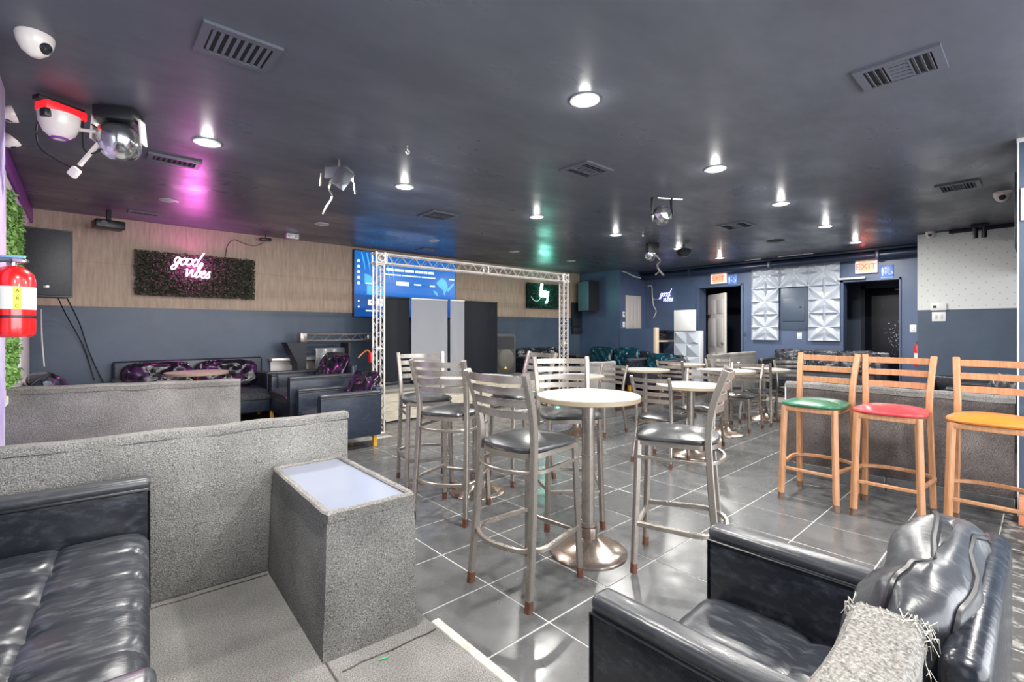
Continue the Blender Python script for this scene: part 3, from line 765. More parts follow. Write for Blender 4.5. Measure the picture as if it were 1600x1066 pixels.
# tapering carpet-covered side table
st = thing('side_table', 'carpet-covered box table with a recessed white top at the end of the near partition', 'side table')
TPx0, TPx1, BTx0, BTx1 = 0.55, 1.03, 0.64, 1.03
ty0, ty1 = 1.70, 2.5
hz = 0.612
def quadbox(b, bot, top, z0, z1):
    a = [b.bm.verts.new((x, y, z0)) for x, y in bot]; c = [b.bm.verts.new((x, y, z1)) for x, y in top]
    b.bm.faces.new(a[::-1]); b.bm.faces.new(c)
    for k in range(4): b.bm.faces.new((a[k], a[(k + 1) % 4], c[(k + 1) % 4], c[k]))
b = MB(); quadbox(b, [(0.63, 1.70), (0.99, 1.67), (1.0, 2.52), (0.67, 2.52)], [(0.66, 1.745), (1.015, 1.735), (1.02, 2.52), (0.69, 2.52)], 0.1, hz - 0.03)
bmesh.ops.subdivide_edges(b.bm, edges=b.bm.edges[:], cuts=8, use_grid_fill=True)
for v in b.bm.verts: v.co += Vector((noise.noise(v.co * 6), noise.noise(v.co * 6 + Vector((5, 0, 0))), 0)) * 0.004 * (1 if v.co.z > 0.11 else 0)
b.build('carpeted_body', 'carpet_grey', st)
outer = [(0.655, 1.74), (1.02, 1.73), (1.025, 2.52), (0.685, 2.52)]
b = MB()
P = []
for k in range(4):
    a_ = Vector((*outer[k], hz - 0.012)); c_ = Vector((*outer[(k + 1) % 4], hz - 0.012))
    cen = Vector((0.845, 2.13, hz - 0.012))
    for q in range(10):
        p = a_.lerp(c_, (q + 0.5) / 10); p = p + Vector((math.copysign(0.012, cen.x - p.x) if k % 2 else 0, 0 if k % 2 else math.copysign(0.012, cen.y - p.y), 0)); p.z += 0.0015 * math.sin(q * 2.0)
        P.append(p)
b.sweep(P, [(-0.014, -0.026), (0.014, -0.026), (0.015, 0.006), (0.008, 0.012), (-0.008, 0.012), (-0.015, 0.006)], closed=True)
b.build('carpet_rim', 'carpet_pale', st)
b = MB(); quadbox(b, [(0.67, 1.76), (1.0, 1.745), (1.005, 2.50), (0.70, 2.50)], [(0.67, 1.76), (1.0, 1.745), (1.005, 2.50), (0.70, 2.50)], hz - 0.03, hz - 0.012)
b.build('white_top', 'glass_top', st, smooth=False)

# ================================================================== STAGE
sg = thing('stage', 'low stage faced with pale wood planks along the wall', 'stage')
MB().b2((2.95, 6.05, 0), (6.2, 7.34, 0.42)).build('stage_body', 'black_matte', sg, smooth=False)
MB().b2((2.93, 6.0, 0.42), (6.22, 7.34, 0.46), 0.004).build('stage_deck', 'stage_top', sg)
for r_ in range(3):
    x = 2.95
    while x < 6.19:
        x2 = min(x + (0.6 if (r_ + int(x * 3)) % 2 else 0.9), 6.2)
        MB().b2((x + 0.002, 6.03 - 0.001 * r_, 0.02 + r_ * 0.133), (x2 - 0.002, 6.05, 0.15 + r_ * 0.133), 0.002, 1).build('plank', 'stage_wood', sg, smooth=False)
        x = x2
# roll-up banners
def banner(x0, x1, y, m, lab, z1=1.76):
    t = thing('banner', lab, 'banner', ((x0 + x1) / 2, y, 0.46))
    w_ = x1 - x0
    b = MB(); b.grid(lambda u, v: Vector(((u - 0.5) * w_, 0.006 * math.sin(u * 9), 0.05 + v * (z1 - 0.46 - 0.06))), 14, 8)
    bmesh.ops.solidify(b.bm, geom=b.bm.faces[:], thickness=0.004)
    b.build('cloth', m, t)
    MB().b2((-w_ / 2, -0.012, z1 - 0.475), (w_ / 2, 0.012, z1 - 0.45), 0.004).build('top_bar', 'black_plastic' if 'black' in m else 'alu_white', t)
    MB().b2((-w_ / 2, -0.05, 0.0), (w_ / 2, 0.05, 0.05), 0.01).build('base', 'black_plastic', t)
    MB().b2((w_ / 2 - 0.012, 0.02, 0), (w_ / 2 + 0.004, 0.04, z1 - 0.47), 0.003).build('pole', 'black_plastic', t)
banner(3.28, 3.72, 6.5, 'banner_black', 'black roll-up banner nearest the left truss tower')
banner(3.72, 4.38, 6.44, 'banner_white', 'wide white roll-up banner on the stage')
banner(4.42, 4.7, 6.42, 'banner_white', 'narrow white roll-up banner beside the black panel')
banner(4.71, 5.45, 6.46, 'banner_black', 'black roll-up banner next to the floor speaker')
# floor loudspeaker
def rounded_rect(w_, h_, r, n=6):
    P = []
    for cx, cy, a0 in ((w_ / 2 - r, h_ / 2 - r, 0), (-w_ / 2 + r, h_ / 2 - r, 90), (-w_ / 2 + r, -h_ / 2 + r, 180), (w_ / 2 - r, -h_ / 2 + r, 270)):
        for k in range(n + 1): P.append((cx + r * math.cos(R(a0 + 90 * k / n)), cy + r * math.sin(R(a0 + 90 * k / n))))
    return P
XZ = Matrix.Rotation(R(90), 4, 'X')
t = thing('floor_speaker', 'black floor loudspeaker with a yellow triangle badge standing on the stage', 'speaker', (5.92, 6.85, 0.46), R(-28))
MB().poly(rounded_rect(0.4, 0.74, 0.05), (0, 0.34)).tf(Matrix.Translation((0, 0.17, 0.375)) @ XZ).build('cabinet', 'black_plastic', t)
MB().poly(rounded_rect(0.34, 0.24, 0.02), (0, 0.012)).tf(Matrix.Translation((0, -0.17, 0.58)) @ XZ).build('horn', 'black_matte', t)
MB().lathe([(0, 0.03), (0.1, 0.028), (0.16, 0.012), (0.175, 0)], m=Matrix.Scale(1.25, 4, (0, 1, 0))).tf(Matrix.Translation((0, -0.172, 0.26)) @ XZ).build('woofer_grille', 'grille_grey', t)
MB().poly([(-.03, 0), (.03, 0), (0, .05)], (0, .006)).tf(Matrix.Translation((0, -0.205, 0.1)) @ XZ).build('badge', 'yellow_badge', t)

# truss goal post
def truss_run(t, name, p0, p1, wd, nd, axis):
    # four chords between p0 and p1 (box truss), zigzag lacing
    p0 = Vector(p0); p1 = Vector(p1)
    d = (p1 - p0); L_ = d.length; d.normalize()
    u = Vector((0, 1, 0)); v = d.cross(u).normalized(); h_ = wd / 2
    cor = [u * h_ * a + v * h_ * b for a, b in ((-1, -1), (1, -1), (1, 1), (-1, 1))]
    for c in cor:
        MB().tube([p0 + c, p1 + c], 0.0115, 8).build('chord', 'alu_white', t)
    b = MB()
    for f in range(4):
        c0, c1 = cor[f], cor[(f + 1) % 4]; P = []
        for k in range(nd + 1):
            P.append(p0 + d * L_ * k / nd + (c0 if k % 2 == 0 else c1))
        b.tube(P, 0.0055, 6)
    b.build('lacing', 'alu_white', t)
    b = MB()
    for q in (0.0, 0.5, 1.0):
        c = p0 + d * L_ * q
        for f in range(4): b.tube([c + cor[f], c + cor[(f + 1) % 4]], 0.009, 6)
    b.build('end_frame', 'alu_white', t)
def bplate(t, x): MB().b2((x - 0.13, 5.35, 0), (x + 0.13, 5.61, 0.012), 0.002).build('base_plate', 'alu', t)
t = thing('truss_tower', 'white lattice truss tower standing beside the armchair with yellow feet', 'truss'); truss_run(t, '', (2.71, 5.48, 0.02), (2.71, 5.48, 2.08), 0.1, 24, 'z'); bplate(t, 2.71)
t = thing('truss_tower', 'white lattice truss tower by the green neon sign', 'truss'); truss_run(t, '', (6.1, 5.48, 0.02), (6.1, 5.48, 2.08), 0.1, 24, 'z'); bplate(t, 6.1)
t = thing('truss_beam', 'white lattice truss beam spanning between the two towers', 'truss'); truss_run(t, '', (2.79, 5.48, 2.16), (6.02, 5.48, 2.16), 0.115, 34, 'x')
for x, lab in ((2.71, 'cube corner block joining beam and tower beside the wall screen'), (6.1, 'cube corner block joining beam and tower near the green sign')):
    t = thing('corner_block', lab, 'truss', (x, 5.48, 2.16))
    b = MB()
    for a in (-1, 1):
        for c in (-1, 1):
            b.tube([(a * .055, c * .055, -.075), (a * .055, c * .055, .075)], .014, 8).tube([(a * .055, -.075, c * .055), (a * .055, .075, c * .055)], .014, 8).tube([(-.075, a * .055, c * .055), (.075, a * .055, c * .055)], .014, 8)
    b.build('frame', 'alu_white', t)
    MB().lathe([(0.03, 0), (0.05, 0.0), (0.05, 0.012), (0.03, 0.012), (0.03, 0)], n=24).tf(Matrix.Translation((0, -0.075, 0)) @ XZ).build('ring_coupler', 'alu', t)

# wall screen
def screen(name='television'):
    t = thing(name, 'large wall television showing a blue app menu behind the truss', 'television', (4.16, 7.335, 2.02))
    W, Hh = 1.96, 1.07
    MB().b2((-W / 2, -0.05, -Hh / 2), (W / 2, 0.012, Hh / 2), 0.006).build('bezel', 'black_plastic', t)
    s = MB().b2((-W / 2 + .012, -0.052, -Hh / 2 + .012), (W / 2 - .012, -0.05, Hh / 2 - .012)).build('display', 'screen_blue', t, smooth=False)
    def fl(x0, z0, x1, z1, m, y=-0.0535, nm='graphic'):
        MB().b2((x0, y, z0), (x1, -0.052, z1)).build(nm, m, s, smooth=False)
    def disc(x, z, r, m, n=20, y=-0.0535): MB().cyl((x, y + .0008, z), r, 0.0016, n, m=XZ).build('icon', m, s, smooth=False)
    fl(-W / 2 + .013, -Hh / 2 + .013, W / 2 - .013, -0.18, 'screen_blue_dark', -0.0526, 'lower_band')
    def fan(pts, m, y=-0.0532): MB().poly(pts, (0, 0.001)).tf(Matrix.Translation((0, y + .001, 0)) @ XZ).build('leaf_graphic', m, s, smooth=False)
    for k in range(7):
        x0 = -0.86 + k * 0.085
        fan([(x0, 0.5), (x0 + 0.02, 0.5), (x0 + .06, 0.36 - .02 * k), (x0 + 0.075, 0.2 - .02 * k), (x0 + 0.05, 0.3 - .02 * k)], 'screen_light')
    fan([(-0.8 + .18 * math.cos(R(a)), 0.0 + .16 * math.sin(R(a))) for a in range(0, 91, 10)] + [(-0.8, 0)], 'screen_light')
    fan([(0.55, 0.1), (0.66, 0.2), (0.75, 0.16), (0.8, 0.05), (0.72, -0.12), (0.7, -0.02), (0.62, 0.02)], 'screen_light')
    fan([(0.48, -0.03), (0.56, -0.06), (0.6, -0.15), (0.52, -0.1)], 'screen_light')
    fan([(0.78, 0.0), (0.92, 0.12), (0.94, 0.09), (0.8, -0.05)], 'screen_light')
    for k in range(5): disc(-0.9, 0.36 - k * 0.088, 0.024, 'screen_white')
    disc(-0.9, -0.28, 0.014, 'screen_white'); disc(-0.9, -0.37, 0.014, 'screen_white')
    # two headline rows: words too small to read in the photograph
    x = -0.42
    for wl_ in (0.13, 0.17, 0.17, 0.17, 0.06, 0.11): fl(x, 0.245, x + wl_, 0.285, 'screen_white'); x += wl_ + 0.022
    x = -0.45
    for wl_ in (0.3, 0.36, 0.28): fl(x, 0.172, x + wl_, 0.19, 'screen_white'); x += wl_ + 0.02
    fl(0.83, 0.17, 0.94, 0.19, 'screen_white')
    fl(-0.24, 0.01, 0.0, 0.075, 'screen_white'); fl(0.1, 0.03, 0.24, 0.052, 'screen_white'); fl(0.42, 0.02, 0.52, 0.045, 'screen_white')
    fl(-0.78, 0.0, -0.68, 0.02, 'screen_white'); fl(-0.76, -0.17, -0.46, -0.02, 'screen_light')
    fl(-0.74, -0.34, -0.64, -0.25, 'screen_white'); fl(-0.61, -0.35, -0.45, -0.23, 'screen_white'); fl(-0.78, -0.44, -0.44, -0.42, 'screen_white'); disc(-0.67, -0.29, 0.028, 'screen_red', y=-0.0545)
    return t
screen()

# stored truss piece on a stand, acrylic lectern, little red lamp
t = thing('stored_truss', 'short polished truss length lying flat behind the purple-cushioned armchairs', 'truss', (2.78, 6.98, 1.17))
for yy in (-.05, .05):
    for zz in (-.045, .045): MB().tube([(-.52, yy, zz), (.52, yy, zz)], .016, 8).build('chord', 'alu', t)
b = MB()
for k in range(10): b.tube([(-.5 + .1 * k, -.05, -.045 if k % 2 else .045), (-.4 + .1 * k, -.05, .045 if k % 2 else -.045)], .007, 6)
b.build('lacing', 'alu', t)
MB().b2((-.53, -.07, -.065), (-.44, .07, .065), .01).build('end_block', 'steel_worn', t); MB().b2((.46, -.06, -.055), (.53, .06, .055), .01).build('end_block', 'alu', t)
t = thing('equipment_stand', 'dark navy stand carrying the stored truss length', 'stand', (2.26, 7.0, 0.12))
MB().poly([(-.2, 0), (.06, 0), (.06, .985), (-.2, .985), (-.06, .7), (-.06, .3)], (-.12, .12)).tf(XZ).build('body', 'banner_black', t)
t = thing('lectern', 'smoky acrylic lectern panel under the stored truss', 'lectern', (2.68, 6.93, 0.12))
MB().b2((-.22, -.02, 0), (.2, .02, .9), .005).build('panel', 'acrylic', t); MB().b2((.2, -.15, 0), (.245, .15, .97), .01).build('side_post', 'black_matte', t)
t = thing('party_light', 'small red spotlight on a thin bent stand beside the truss tower', 'lamp', (2.95, 6.2, 0))
MB().tube(smooth_path([(0, 0, 0.01), (0, 0, .6), (0.0, 0, .82)], 4), .008, 8).build('stand', 'cable_black', t)
MB().cyl((0, 0, 0.9), 0.035, 0.13, 16).build('lamp_head', 'red_paint', t); MB().tube(smooth_path([(0, 0, .95), (-.05, 0, 1.0), (-.13, 0, .95), (-.18, 0, .9)], 5), .01, 6).build('orange_cable', 'vinyl_orange', t); MB().cyl((0, 0, .006), .12, .012, 20).build('foot', 'black_plastic', t)

# windowsill ledge behind the armchairs
t = tag(MB().b2((1.95, 7.16, 0.84), (2.6, 7.34, 0.88), 0.005).b2((1.97, 7.3, 0.12), (2.58, 7.34, 0.84)).build('wall_ledge', 'alu_white'), 'pale narrow ledge on the stage wall behind the armchairs', 'ledge')

# ================================================================== WALL SPEAKERS
def wall_speaker(lab, loc, rz, w_, h_, d, gm, logo=True):
    t = thing('wall_speaker', lab, 'speaker', loc, rz)
    # faces local -y
    MB().poly([(-w_ / 2, 0), (w_ / 2, 0), (w_ / 2 * 0.72, d), (-w_ / 2 * 0.72, d)], (-h_ / 2, h_ / 2)).build('cabinet', 'black_plastic', t)
    MB().b2((-w_ / 2 + .01, -0.012, -h_ / 2 + .012), (w_ / 2 - .01, 0.002, h_ / 2 - .012), 0.008).build('grille', gm, t)
    if logo: MB().b2((-.03, -0.016, -h_ / 2 + .08), (.01, -0.012, -h_ / 2 + .105), .002).build('badge', 'steel_worn', t)
    MB().b2((-.04, d - .01, -.1), (.04, d + .07, .1), .004).build('bracket', 'black_matte', t)
    return t
wall_speaker('black loudspeaker hanging beside the ivy window', (-0.245, 6.2, 1.907), R(2), 0.345, 0.635, 0.3, 'grille')
wall_speaker('teal-grilled loudspeaker mounted high in the navy room corner', (8.4, 6.95, 2.04), R(-104), 0.4, 0.68, 0.32, 'grille_teal')
t = tag(MB().b2((8.42, 7.28, 1.35), (8.76, 7.345, 1.92), .008).b2((8.44, 7.27, 1.2), (8.74, 7.345, 1.33), .006).build('wall_cabinet', 'banner_black'), 'flat dark box on the stage wall beside the corner speaker', 'box')

# ================================================================== HEDGES AND NEON
def hedge_panel(lab, x0, x1, z0, z1, y, m, seed, n, skew=0.0):
    rr = random.Random(seed)
    t = thing('leaf_panel', lab, 'wall decoration', ((x0 + x1) / 2, y, (z0 + z1) / 2))
    W, Hh = x1 - x0, z1 - z0
    MB().b2((-W / 2 + .03, -0.03, -Hh / 2 + .03), (W / 2 - .03, 0.02, Hh / 2 - .03)).build('backing', 'hedge_back', t, smooth=False)
    bm = bmesh.new()
    for k in range(n):
        c = Vector((rr.uniform(-W / 2, W / 2), rr.uniform(-0.085, -0.02), rr.uniform(-Hh / 2, Hh / 2)))
        a = Vector((rr.gauss(0, 1), rr.gauss(-0.6, 0.6), rr.gauss(0, 1))).normalized() * rr.uniform(0.012, 0.024)
        s_ = a.cross(Vector((rr.gauss(0, 1), rr.gauss(0, 1), rr.gauss(0, 1)))).normalized() * 0.007
        v = [bm.verts.new(p) for p in (c - a, c + s_, c + a, c - s_)]
        bm.faces.new(v)
    b = MB(); b.bm.free(); b.bm = bm
    stuff(b.build('leaves', m, t, smooth=False))
    return t
hedge_panel('long boxwood panel on the wood-look wall behind the pink neon words', 0.46, 1.76, 1.70, 2.24, 7.322, 'hedge', 1, 11000)
hedge_panel('square leafy panel lit green near the right truss tower', 6.95, 7.95, 1.74, 2.28, 7.322, 'hedge_dark', 2, 7000)
GL_ = {'g': ([(0.5, 0.9), (0.2, 1.0), (0, .6), (.15, .2), (.45, .35), (.55, .95), (.5, 0), (.35, -.6), (.05, -.75), (-.1, -.4), (.3, 0), (.8, .35)], 0.75),
       'o': ([(.4, 1), (.05, .8), (0, .35), (.25, 0), (.55, .2), (.6, .7), (.35, 1), (.5, .85), (.85, .85)], 0.75),
       'd': ([(.55, .9), (.2, 1), (0, .5), (.2, 0), (.5, .2), (.7, 1.2), (.95, 2.1), (.75, 1.5), (.55, .3), (.75, 0), (1, .2)], 0.9),
       'v': ([(0, .9), (.1, 1), (.2, .4), (.3, 0), (.5, .4), (.65, 1), (.85, .9)], 0.8),
       'i': ([(0, 1), (.05, .2), (.25, 0), (.45, .25)], 0.42),
       'b': ([(0, .2), (.35, 1.2), (.5, 2), (.25, 2.0), (.15, .6), (.3, 0), (.6, .2), (.6, .7), (.4, .9), (.85, .8)], 0.78),
       'e': ([(0, .4), (.35, .55), (.45, .85), (.25, 1), (.05, .6), (.15, .1), (.4, 0), (.7, .3)], 0.62),
       's': ([(0, .2), (.35, 1), (.3, .7), (.5, .3), (.35, 0), (.05, .05)], 0.6),
       'h': ([(0, 0), (.15, 1.9), (.1, .2), (.3, 1), (.5, .9), (.5, 0), (.65, .3)], 0.62),
       'r': ([(0, 0), (.05, 1), (.1, .7), (.35, 1), (.5, .9)], 0.5),
       'n': ([(0, 0), (.05, 1), (.1, .5), (.35, 1), (.5, .7), (.5, 0), (.65, .2)], 0.62),
       'y': ([(0, 1), (.1, .3), (.35, .2), (.55, 1), (.5, -.2), (.35, -.9), (.15, -.7)], 0.6)}
def neon(lab, rows, loc, rz, s, m, rad, slant=0.3, drop=0.0):
    t = thing('neon_sign', lab, 'neon sign', loc, rz)
    for (txt, ox, oz) in rows:
        x = ox
        for ch_ in txt:
            pts, adv = GL_[ch_]
            P = [Vector(((x + px + slant * pz) * s, 0, (oz + pz) * s - drop * (x + px))) for px, pz in pts]
            MB().tube(smooth_path(P, 5), rad, 6).build('letter_tube', m, t)
            if ch_ == 'i': MB().tube([P[0] + Vector((0.1 * s, 0, .5 * s)), P[0] + Vector((0.16 * s, 0, .5 * s))], rad, 6).build('dot_tube', m, t)
            x += adv
    return t
neon('pink glowing neon words good vibes on the boxwood panel', [('good', 0, 0), ('vibes', 1.3, -1.6)], (0.835, 7.22, 2.10), 0, 0.085, 'neon_pink', 0.008, drop=0.004)
neon('pale violet good vibes neon words on the navy wall', [('good', 0, 0), ('vibes', 0.9, -1.5)], (9.66, 5.78, 2.03), R(-90), 0.075, 'neon_violet', 0.007)
neon('small green glowing neon lettering on the square leafy panel', [('bny', 0, 0)], (7.27, 7.22, 2.0), 0, 0.13, 'neon_green', 0.016, 0.1, drop=0.01)
def cable(lab, pts, r=0.005, m='cable_black', n=6, nm='cable'):
    return tag(MB().tube(smooth_path(pts, n), r, 6).build(nm, m), lab, 'cable')
cable('thin dark cable from the boxwood panel up to the ceiling device', [(1.42, 7.32, 2.26), (1.44, 7.32, 2.4), (1.52, 7.33, 2.5), (1.66, 7.33, 2.46), (1.78, 7.33, 2.45), (1.88, 7.3, 2.5)], 0.004)
cable('pale cable looping down the navy wall left of the violet neon', [(9.67, 6.1, 2.28), (9.67, 6.0, 2.28), (9.66, 5.98, 2.1), (9.66, 5.95, 1.85), (9.66, 5.88, 1.7), (9.66, 5.95, 1.55)], 0.01, 'cable_white')
cable('thin pale cable leading to the violet neon words', [(9.67, 5.98, 2.0), (9.66, 5.9, 1.97), (9.66, 5.78, 1.98)], 0.006, 'cable_white')
cable('dark cables hanging below the speaker beside the window', [(-0.2, 6.42, 1.65), (-0.14, 7.1, 1.45), (0.0, 7.3, 1.1), (0.1, 7.31, 0.7)], 0.006)
cable('second dark cable hanging nearest the room corner below the speaker', [(-0.14, 6.42, 1.65), (-0.03, 7.2, 1.35), (0.06, 7.3, 1.0), (0.2, 7.31, 0.6)], 0.006)
cable('white cable drooping across the small green neon panel', [(7.0, 7.2, 1.98), (7.08, 7.19, 1.9), (7.2, 7.19, 1.9), (7.3, 7.2, 2.0)], 0.008, 'cable_white')
cable('thin white cable hanging by the white pilaster', [(-0.33, 7.1, 1.5), (-0.32, 7.0, 1.2), (-0.3, 6.95, 0.9)], 0.006, 'cable_white')

# ivy cluster on the left window
rr = random.Random(5)
for (lab, y0, y1, z0, z1, n) in (('upper bunch of green artificial ivy on the window frame', 5.0, 6.05, 1.8, 2.3, 4200), ('lower bunch of green artificial ivy below the extinguisher', 4.9, 5.7, 0.86, 1.3, 2200)):
    b = MB(); bm = b.bm
    for k in range(n):
        yy = rr.uniform(y0, y1); c = Vector((-0.43 + min(.05, abs(rr.gauss(0, 0.018))) + 0.01 * math.sin(yy * 9), yy, rr.uniform(z0, z1)))
        a = Vector((rr.gauss(0.5, .7), rr.gauss(-.3, 1), rr.gauss(-.3, 1))).normalized() * rr.uniform(0.014, 0.03)
        s_ = a.cross(Vector((rr.gauss(0, 1), rr.gauss(0, 1), rr.gauss(0, 1)))).normalized() * 0.011
        bm.faces.new([bm.verts.new(p) for p in (c - a, c + s_, c + a, c - s_)])
    o = b.build('artificial_ivy', 'ivy_green', smooth=False); tag(o, lab, 'plant')

# ================================================================== EXTINGUISHER
t = thing('fire_extinguisher', 'red fire extinguisher with a white label hanging at the lilac wall end', 'fire extinguisher', (-0.245, 3.24, 1.245), R(-20))
MB().lathe([(0, 0), (0.06, 0), (0.075, 0.012), (0.078, 0.03), (0.078, 0.265), (0.07, 0.3), (0.045, 0.325), (0.025, 0.335), (0, 0.335)], n=32).build('cylinder', 'red_paint', t)
b = MB(); b.lathe([(0.0785, 0.13), (0.0795, 0.131), (0.0795, 0.235), (0.0785, 0.236)], n=32); b.build('paper_label', 'label_white', t)
MB().poly([(0.0797 * math.cos(R(a)), 0.0797 * math.sin(R(a))) for a in range(-66, -44, 4)] + [(0.081 * math.cos(R(a)), 0.081 * math.sin(R(a))) for a in range(-46, -68, -4)], (0.131, 0.235)).build('class_strip', 'label_yellow', t, smooth=False)
for zz, ltr in ((0.215, 'A'), (0.18, 'B'), (0.145, 'C')):
    fc = bpy.data.curves.new('letter', 'FONT'); fc.body = ltr; fc.size = 0.022; fc.extrude = 0.0008; fc.align_x = 'CENTER'; fc.align_y = 'CENTER'
    fo = bpy.data.objects.new('class_letter', fc); me = bpy.data.meshes.new_from_object(fo); bpy.data.objects.remove(fo)
    fo = bpy.data.objects.new('class_letter', me); me.materials.append(M['black_matte']); col.objects.link(fo); fo.parent = t
    an = R(-56); fo.location = (0.0815 * math.cos(an), 0.0815 * math.sin(an), zz); fo.rotation_euler = (R(90), 0, an + R(90))
MB().lathe([(0.0785, 0.09), (0.081, 0.09), (0.081, 0.102), (0.0785, 0.102)], n=32).build('strap', 'black_plastic', t)
MB().cyl((0, 0, 0.345), 0.018, 0.04, 16).b2((-0.02, -0.03, 0.35), (0.06, 0.0, 0.368), .003).build('valve', 'chrome', t)
MB().b2((-0.05, -0.022, 0.372), (0.05, -0.004, 0.384), .003).build('lever', 'cyan_plastic', t)
MB().tube(smooth_path([(0, -0.03, 0.36), (-0.03, -0.085, 0.34), (-0.025, -0.1, 0.25), (-0.02, -0.098, 0.12), (-0.03, -0.095, 0.0)], 6), 0.011, 10).build('hose', 'hose_grey', t)
MB().b2((-0.083, -0.02, 0.05), (-0.078, 0.02, 0.36)).build('wall_bracket', 'steel_worn', t)
tag(MB().b2((-0.426, 6.35, 1.58), (-0.418, 6.78, 1.8), 0.002).build('paper_notice', 'panel_pale'), 'blank pale card on the white window side behind the fire extinguisher', 'notice')

# ================================================================== CEILING FIXTURES
def ceil_thing(name, label, cat, x, y, rz=0, group=None): return thing(name, label, cat, (x, y, H), rz, group)
def make_downlight(lit):
    t = ceil_thing('downlight', '', 'ceiling light', 0, 0)
    MB().lathe([(0.062, -0.001), (0.085, -0.001), (0.085, -0.008), (0.066, -0.012), (0.062, -0.006)], n=28).build('trim_ring', 'lamp_off' if not lit else 'lamp_off', t)
    MB().lathe([(0, -0.001), (0.064, -0.001), (0.06, -0.006), (0.045, -0.01), (0, -0.012)], n=28).build('lens', 'lamp_lit' if lit else 'lamp_off', t)
    return t
names = ['brightest lit round downlight above the nearest tall table', 'lit downlight in the pink glow of the ceiling', 'lit downlight between the scanner light and the square vent', 'lit downlight above the sideways bar stool',
         'lit downlight above the truss beam middle', 'lit downlight beside the small ceiling hook', 'lit downlight over the back-to-back low chairs', 'lit downlight over the exit sofa side', 'lit downlight beside the cluster of party lights',
         'small lit downlight with a red halo in front of the hallway door', 'small lit downlight before the exit sign over the black door', 'lit downlight above the near loveseat', 'lit downlight behind the camera, right', 'lit downlight behind the camera', 'lit downlight behind the camera, by the column']
dl = make_downlight(True)
for i, (x, y) in enumerate(LIT[:11]):
    o = dl if i == 0 else dup(dl)
    o.location = (x, y, H); o['label'] = names[i]; o['group'] = 'lit downlights'
du = make_downlight(False)
for i, (x, y, lab) in enumerate(((2.21, 6.0, 'unlit downlight above the stored truss'), (0.65, 5.95, 'unlit downlight in front of the boxwood panel'), (3.86, 6.03, 'unlit downlight in front of the television'), (5.41, 5.97, 'unlit downlight above the black banner'), (6.95, 6.05, 'unlit downlight near the green sign'))):
    o = du if i == 0 else dup(du)
    o.location = (x, y, H); o['label'] = lab; o['group'] = 'unlit downlights'
def vent(lab, x, y, lx, ly, style, rz=0.0):
    t = ceil_thing('ceiling_vent', lab, 'vent', x, y, rz, 'ceiling air vents')
    b = MB(); f = 0.035
    b.b2((-lx / 2 + f, -ly / 2, -0.014), (lx / 2 - f, -ly / 2 + f, 0)).b2((-lx / 2 + f, ly / 2 - f, -0.014), (lx / 2 - f, ly / 2, 0)).b2((-lx / 2, -ly / 2, -0.014), (-lx / 2 + f, ly / 2, 0)).b2((lx / 2 - f, -ly / 2, -0.014), (lx / 2, ly / 2, 0))
    b.build('frame', 'vent_metal', t, smooth=False)
    MB().b2((-lx / 2 + .01, -ly / 2 + .01, -0.004), (lx / 2 - .01, ly / 2 - .01, -0.001)).build('backing', 'vent_dark', t, smooth=False)
    ix, iy = lx / 2 - f, ly / 2 - f
    tl = Matrix.Rotation(R(35), 4, 'X')
    if style == 'three':
        for (ya, yb) in ((-iy, -iy * 0.36), (iy * 0.36, iy)):
            for k in range(3):
                yy = ya + (yb - ya) * (k + 0.5) / 3
                MB().box((0, yy, -0.009), (2 * ix, 0.016, 0.002), m=tl).build('slat', 'vent_metal', t, smooth=False)
        for k in range(5):
            xx = -ix + 2 * ix * (k + 0.5) / 5
            MB().box((xx, 0, -0.009), (0.018, 0.66 * iy, 0.002), m=Matrix.Rotation(R(35), 4, 'Y')).build('slat', 'vent_metal', t, smooth=False)
        MB().b2((-ix, -iy * .36, -.012), (ix, -iy * .31, -.004)).b2((-ix, iy * .31, -.012), (ix, iy * .36, -.004)).build('divider', 'vent_metal', t, smooth=False)
    else:
        n = 8
        for k in range(n):
            xx = -ix + 2 * ix * (k + 0.5) / n
            MB().box((xx, 0, -0.009), (0.014, 2 * iy, 0.002), m=Matrix.Rotation(R(35), 4, 'Y')).build('slat', 'vent_metal', t, smooth=False)
vent('largest rectangular ceiling vent, between the dome camera and the brightest downlight', 0.54, 2.52, 0.32, 0.28, 'rows')
vent('slim ceiling vent lit pink beside the downlight', 0.53, 4.53, 0.34, 0.2, 'rows')
vent('slim dark ceiling vent beside the projector', 0.52, 6.79, 0.3, 0.16, 'rows')
vent('square ceiling vent in the middle of the room', 3.08, 2.52, 0.34, 0.3, 'three')
vent('flat square ceiling vent in front of the television', 3.04, 4.65, 0.36, 0.34, 'three')
vent('flat ceiling vent in front of the hallway door', 6.13, 2.6, 0.36, 0.36, 'three')
vent('large ceiling vent with three louvre fields near the column', 3.07, 0.49, 0.29, 0.34, 'three', R(0))
vent('dark ceiling vent before the white wallpaper', 5.97, 0.53, 0.3, 0.3, 'three')
vent('low dark ceiling vent right above the television', 4.21, 6.77, 0.3, 0.3, 'rows')
o = tag(MB().lathe([(0, -0.012), (0.1, -0.012), (0.12, -0.006), (0.12, 0), (0, 0)], (7.62, 2.66, H), 28).build('ceiling_speaker', 'black_matte'), 'flat round black ceiling speaker before the star panels', 'speaker')

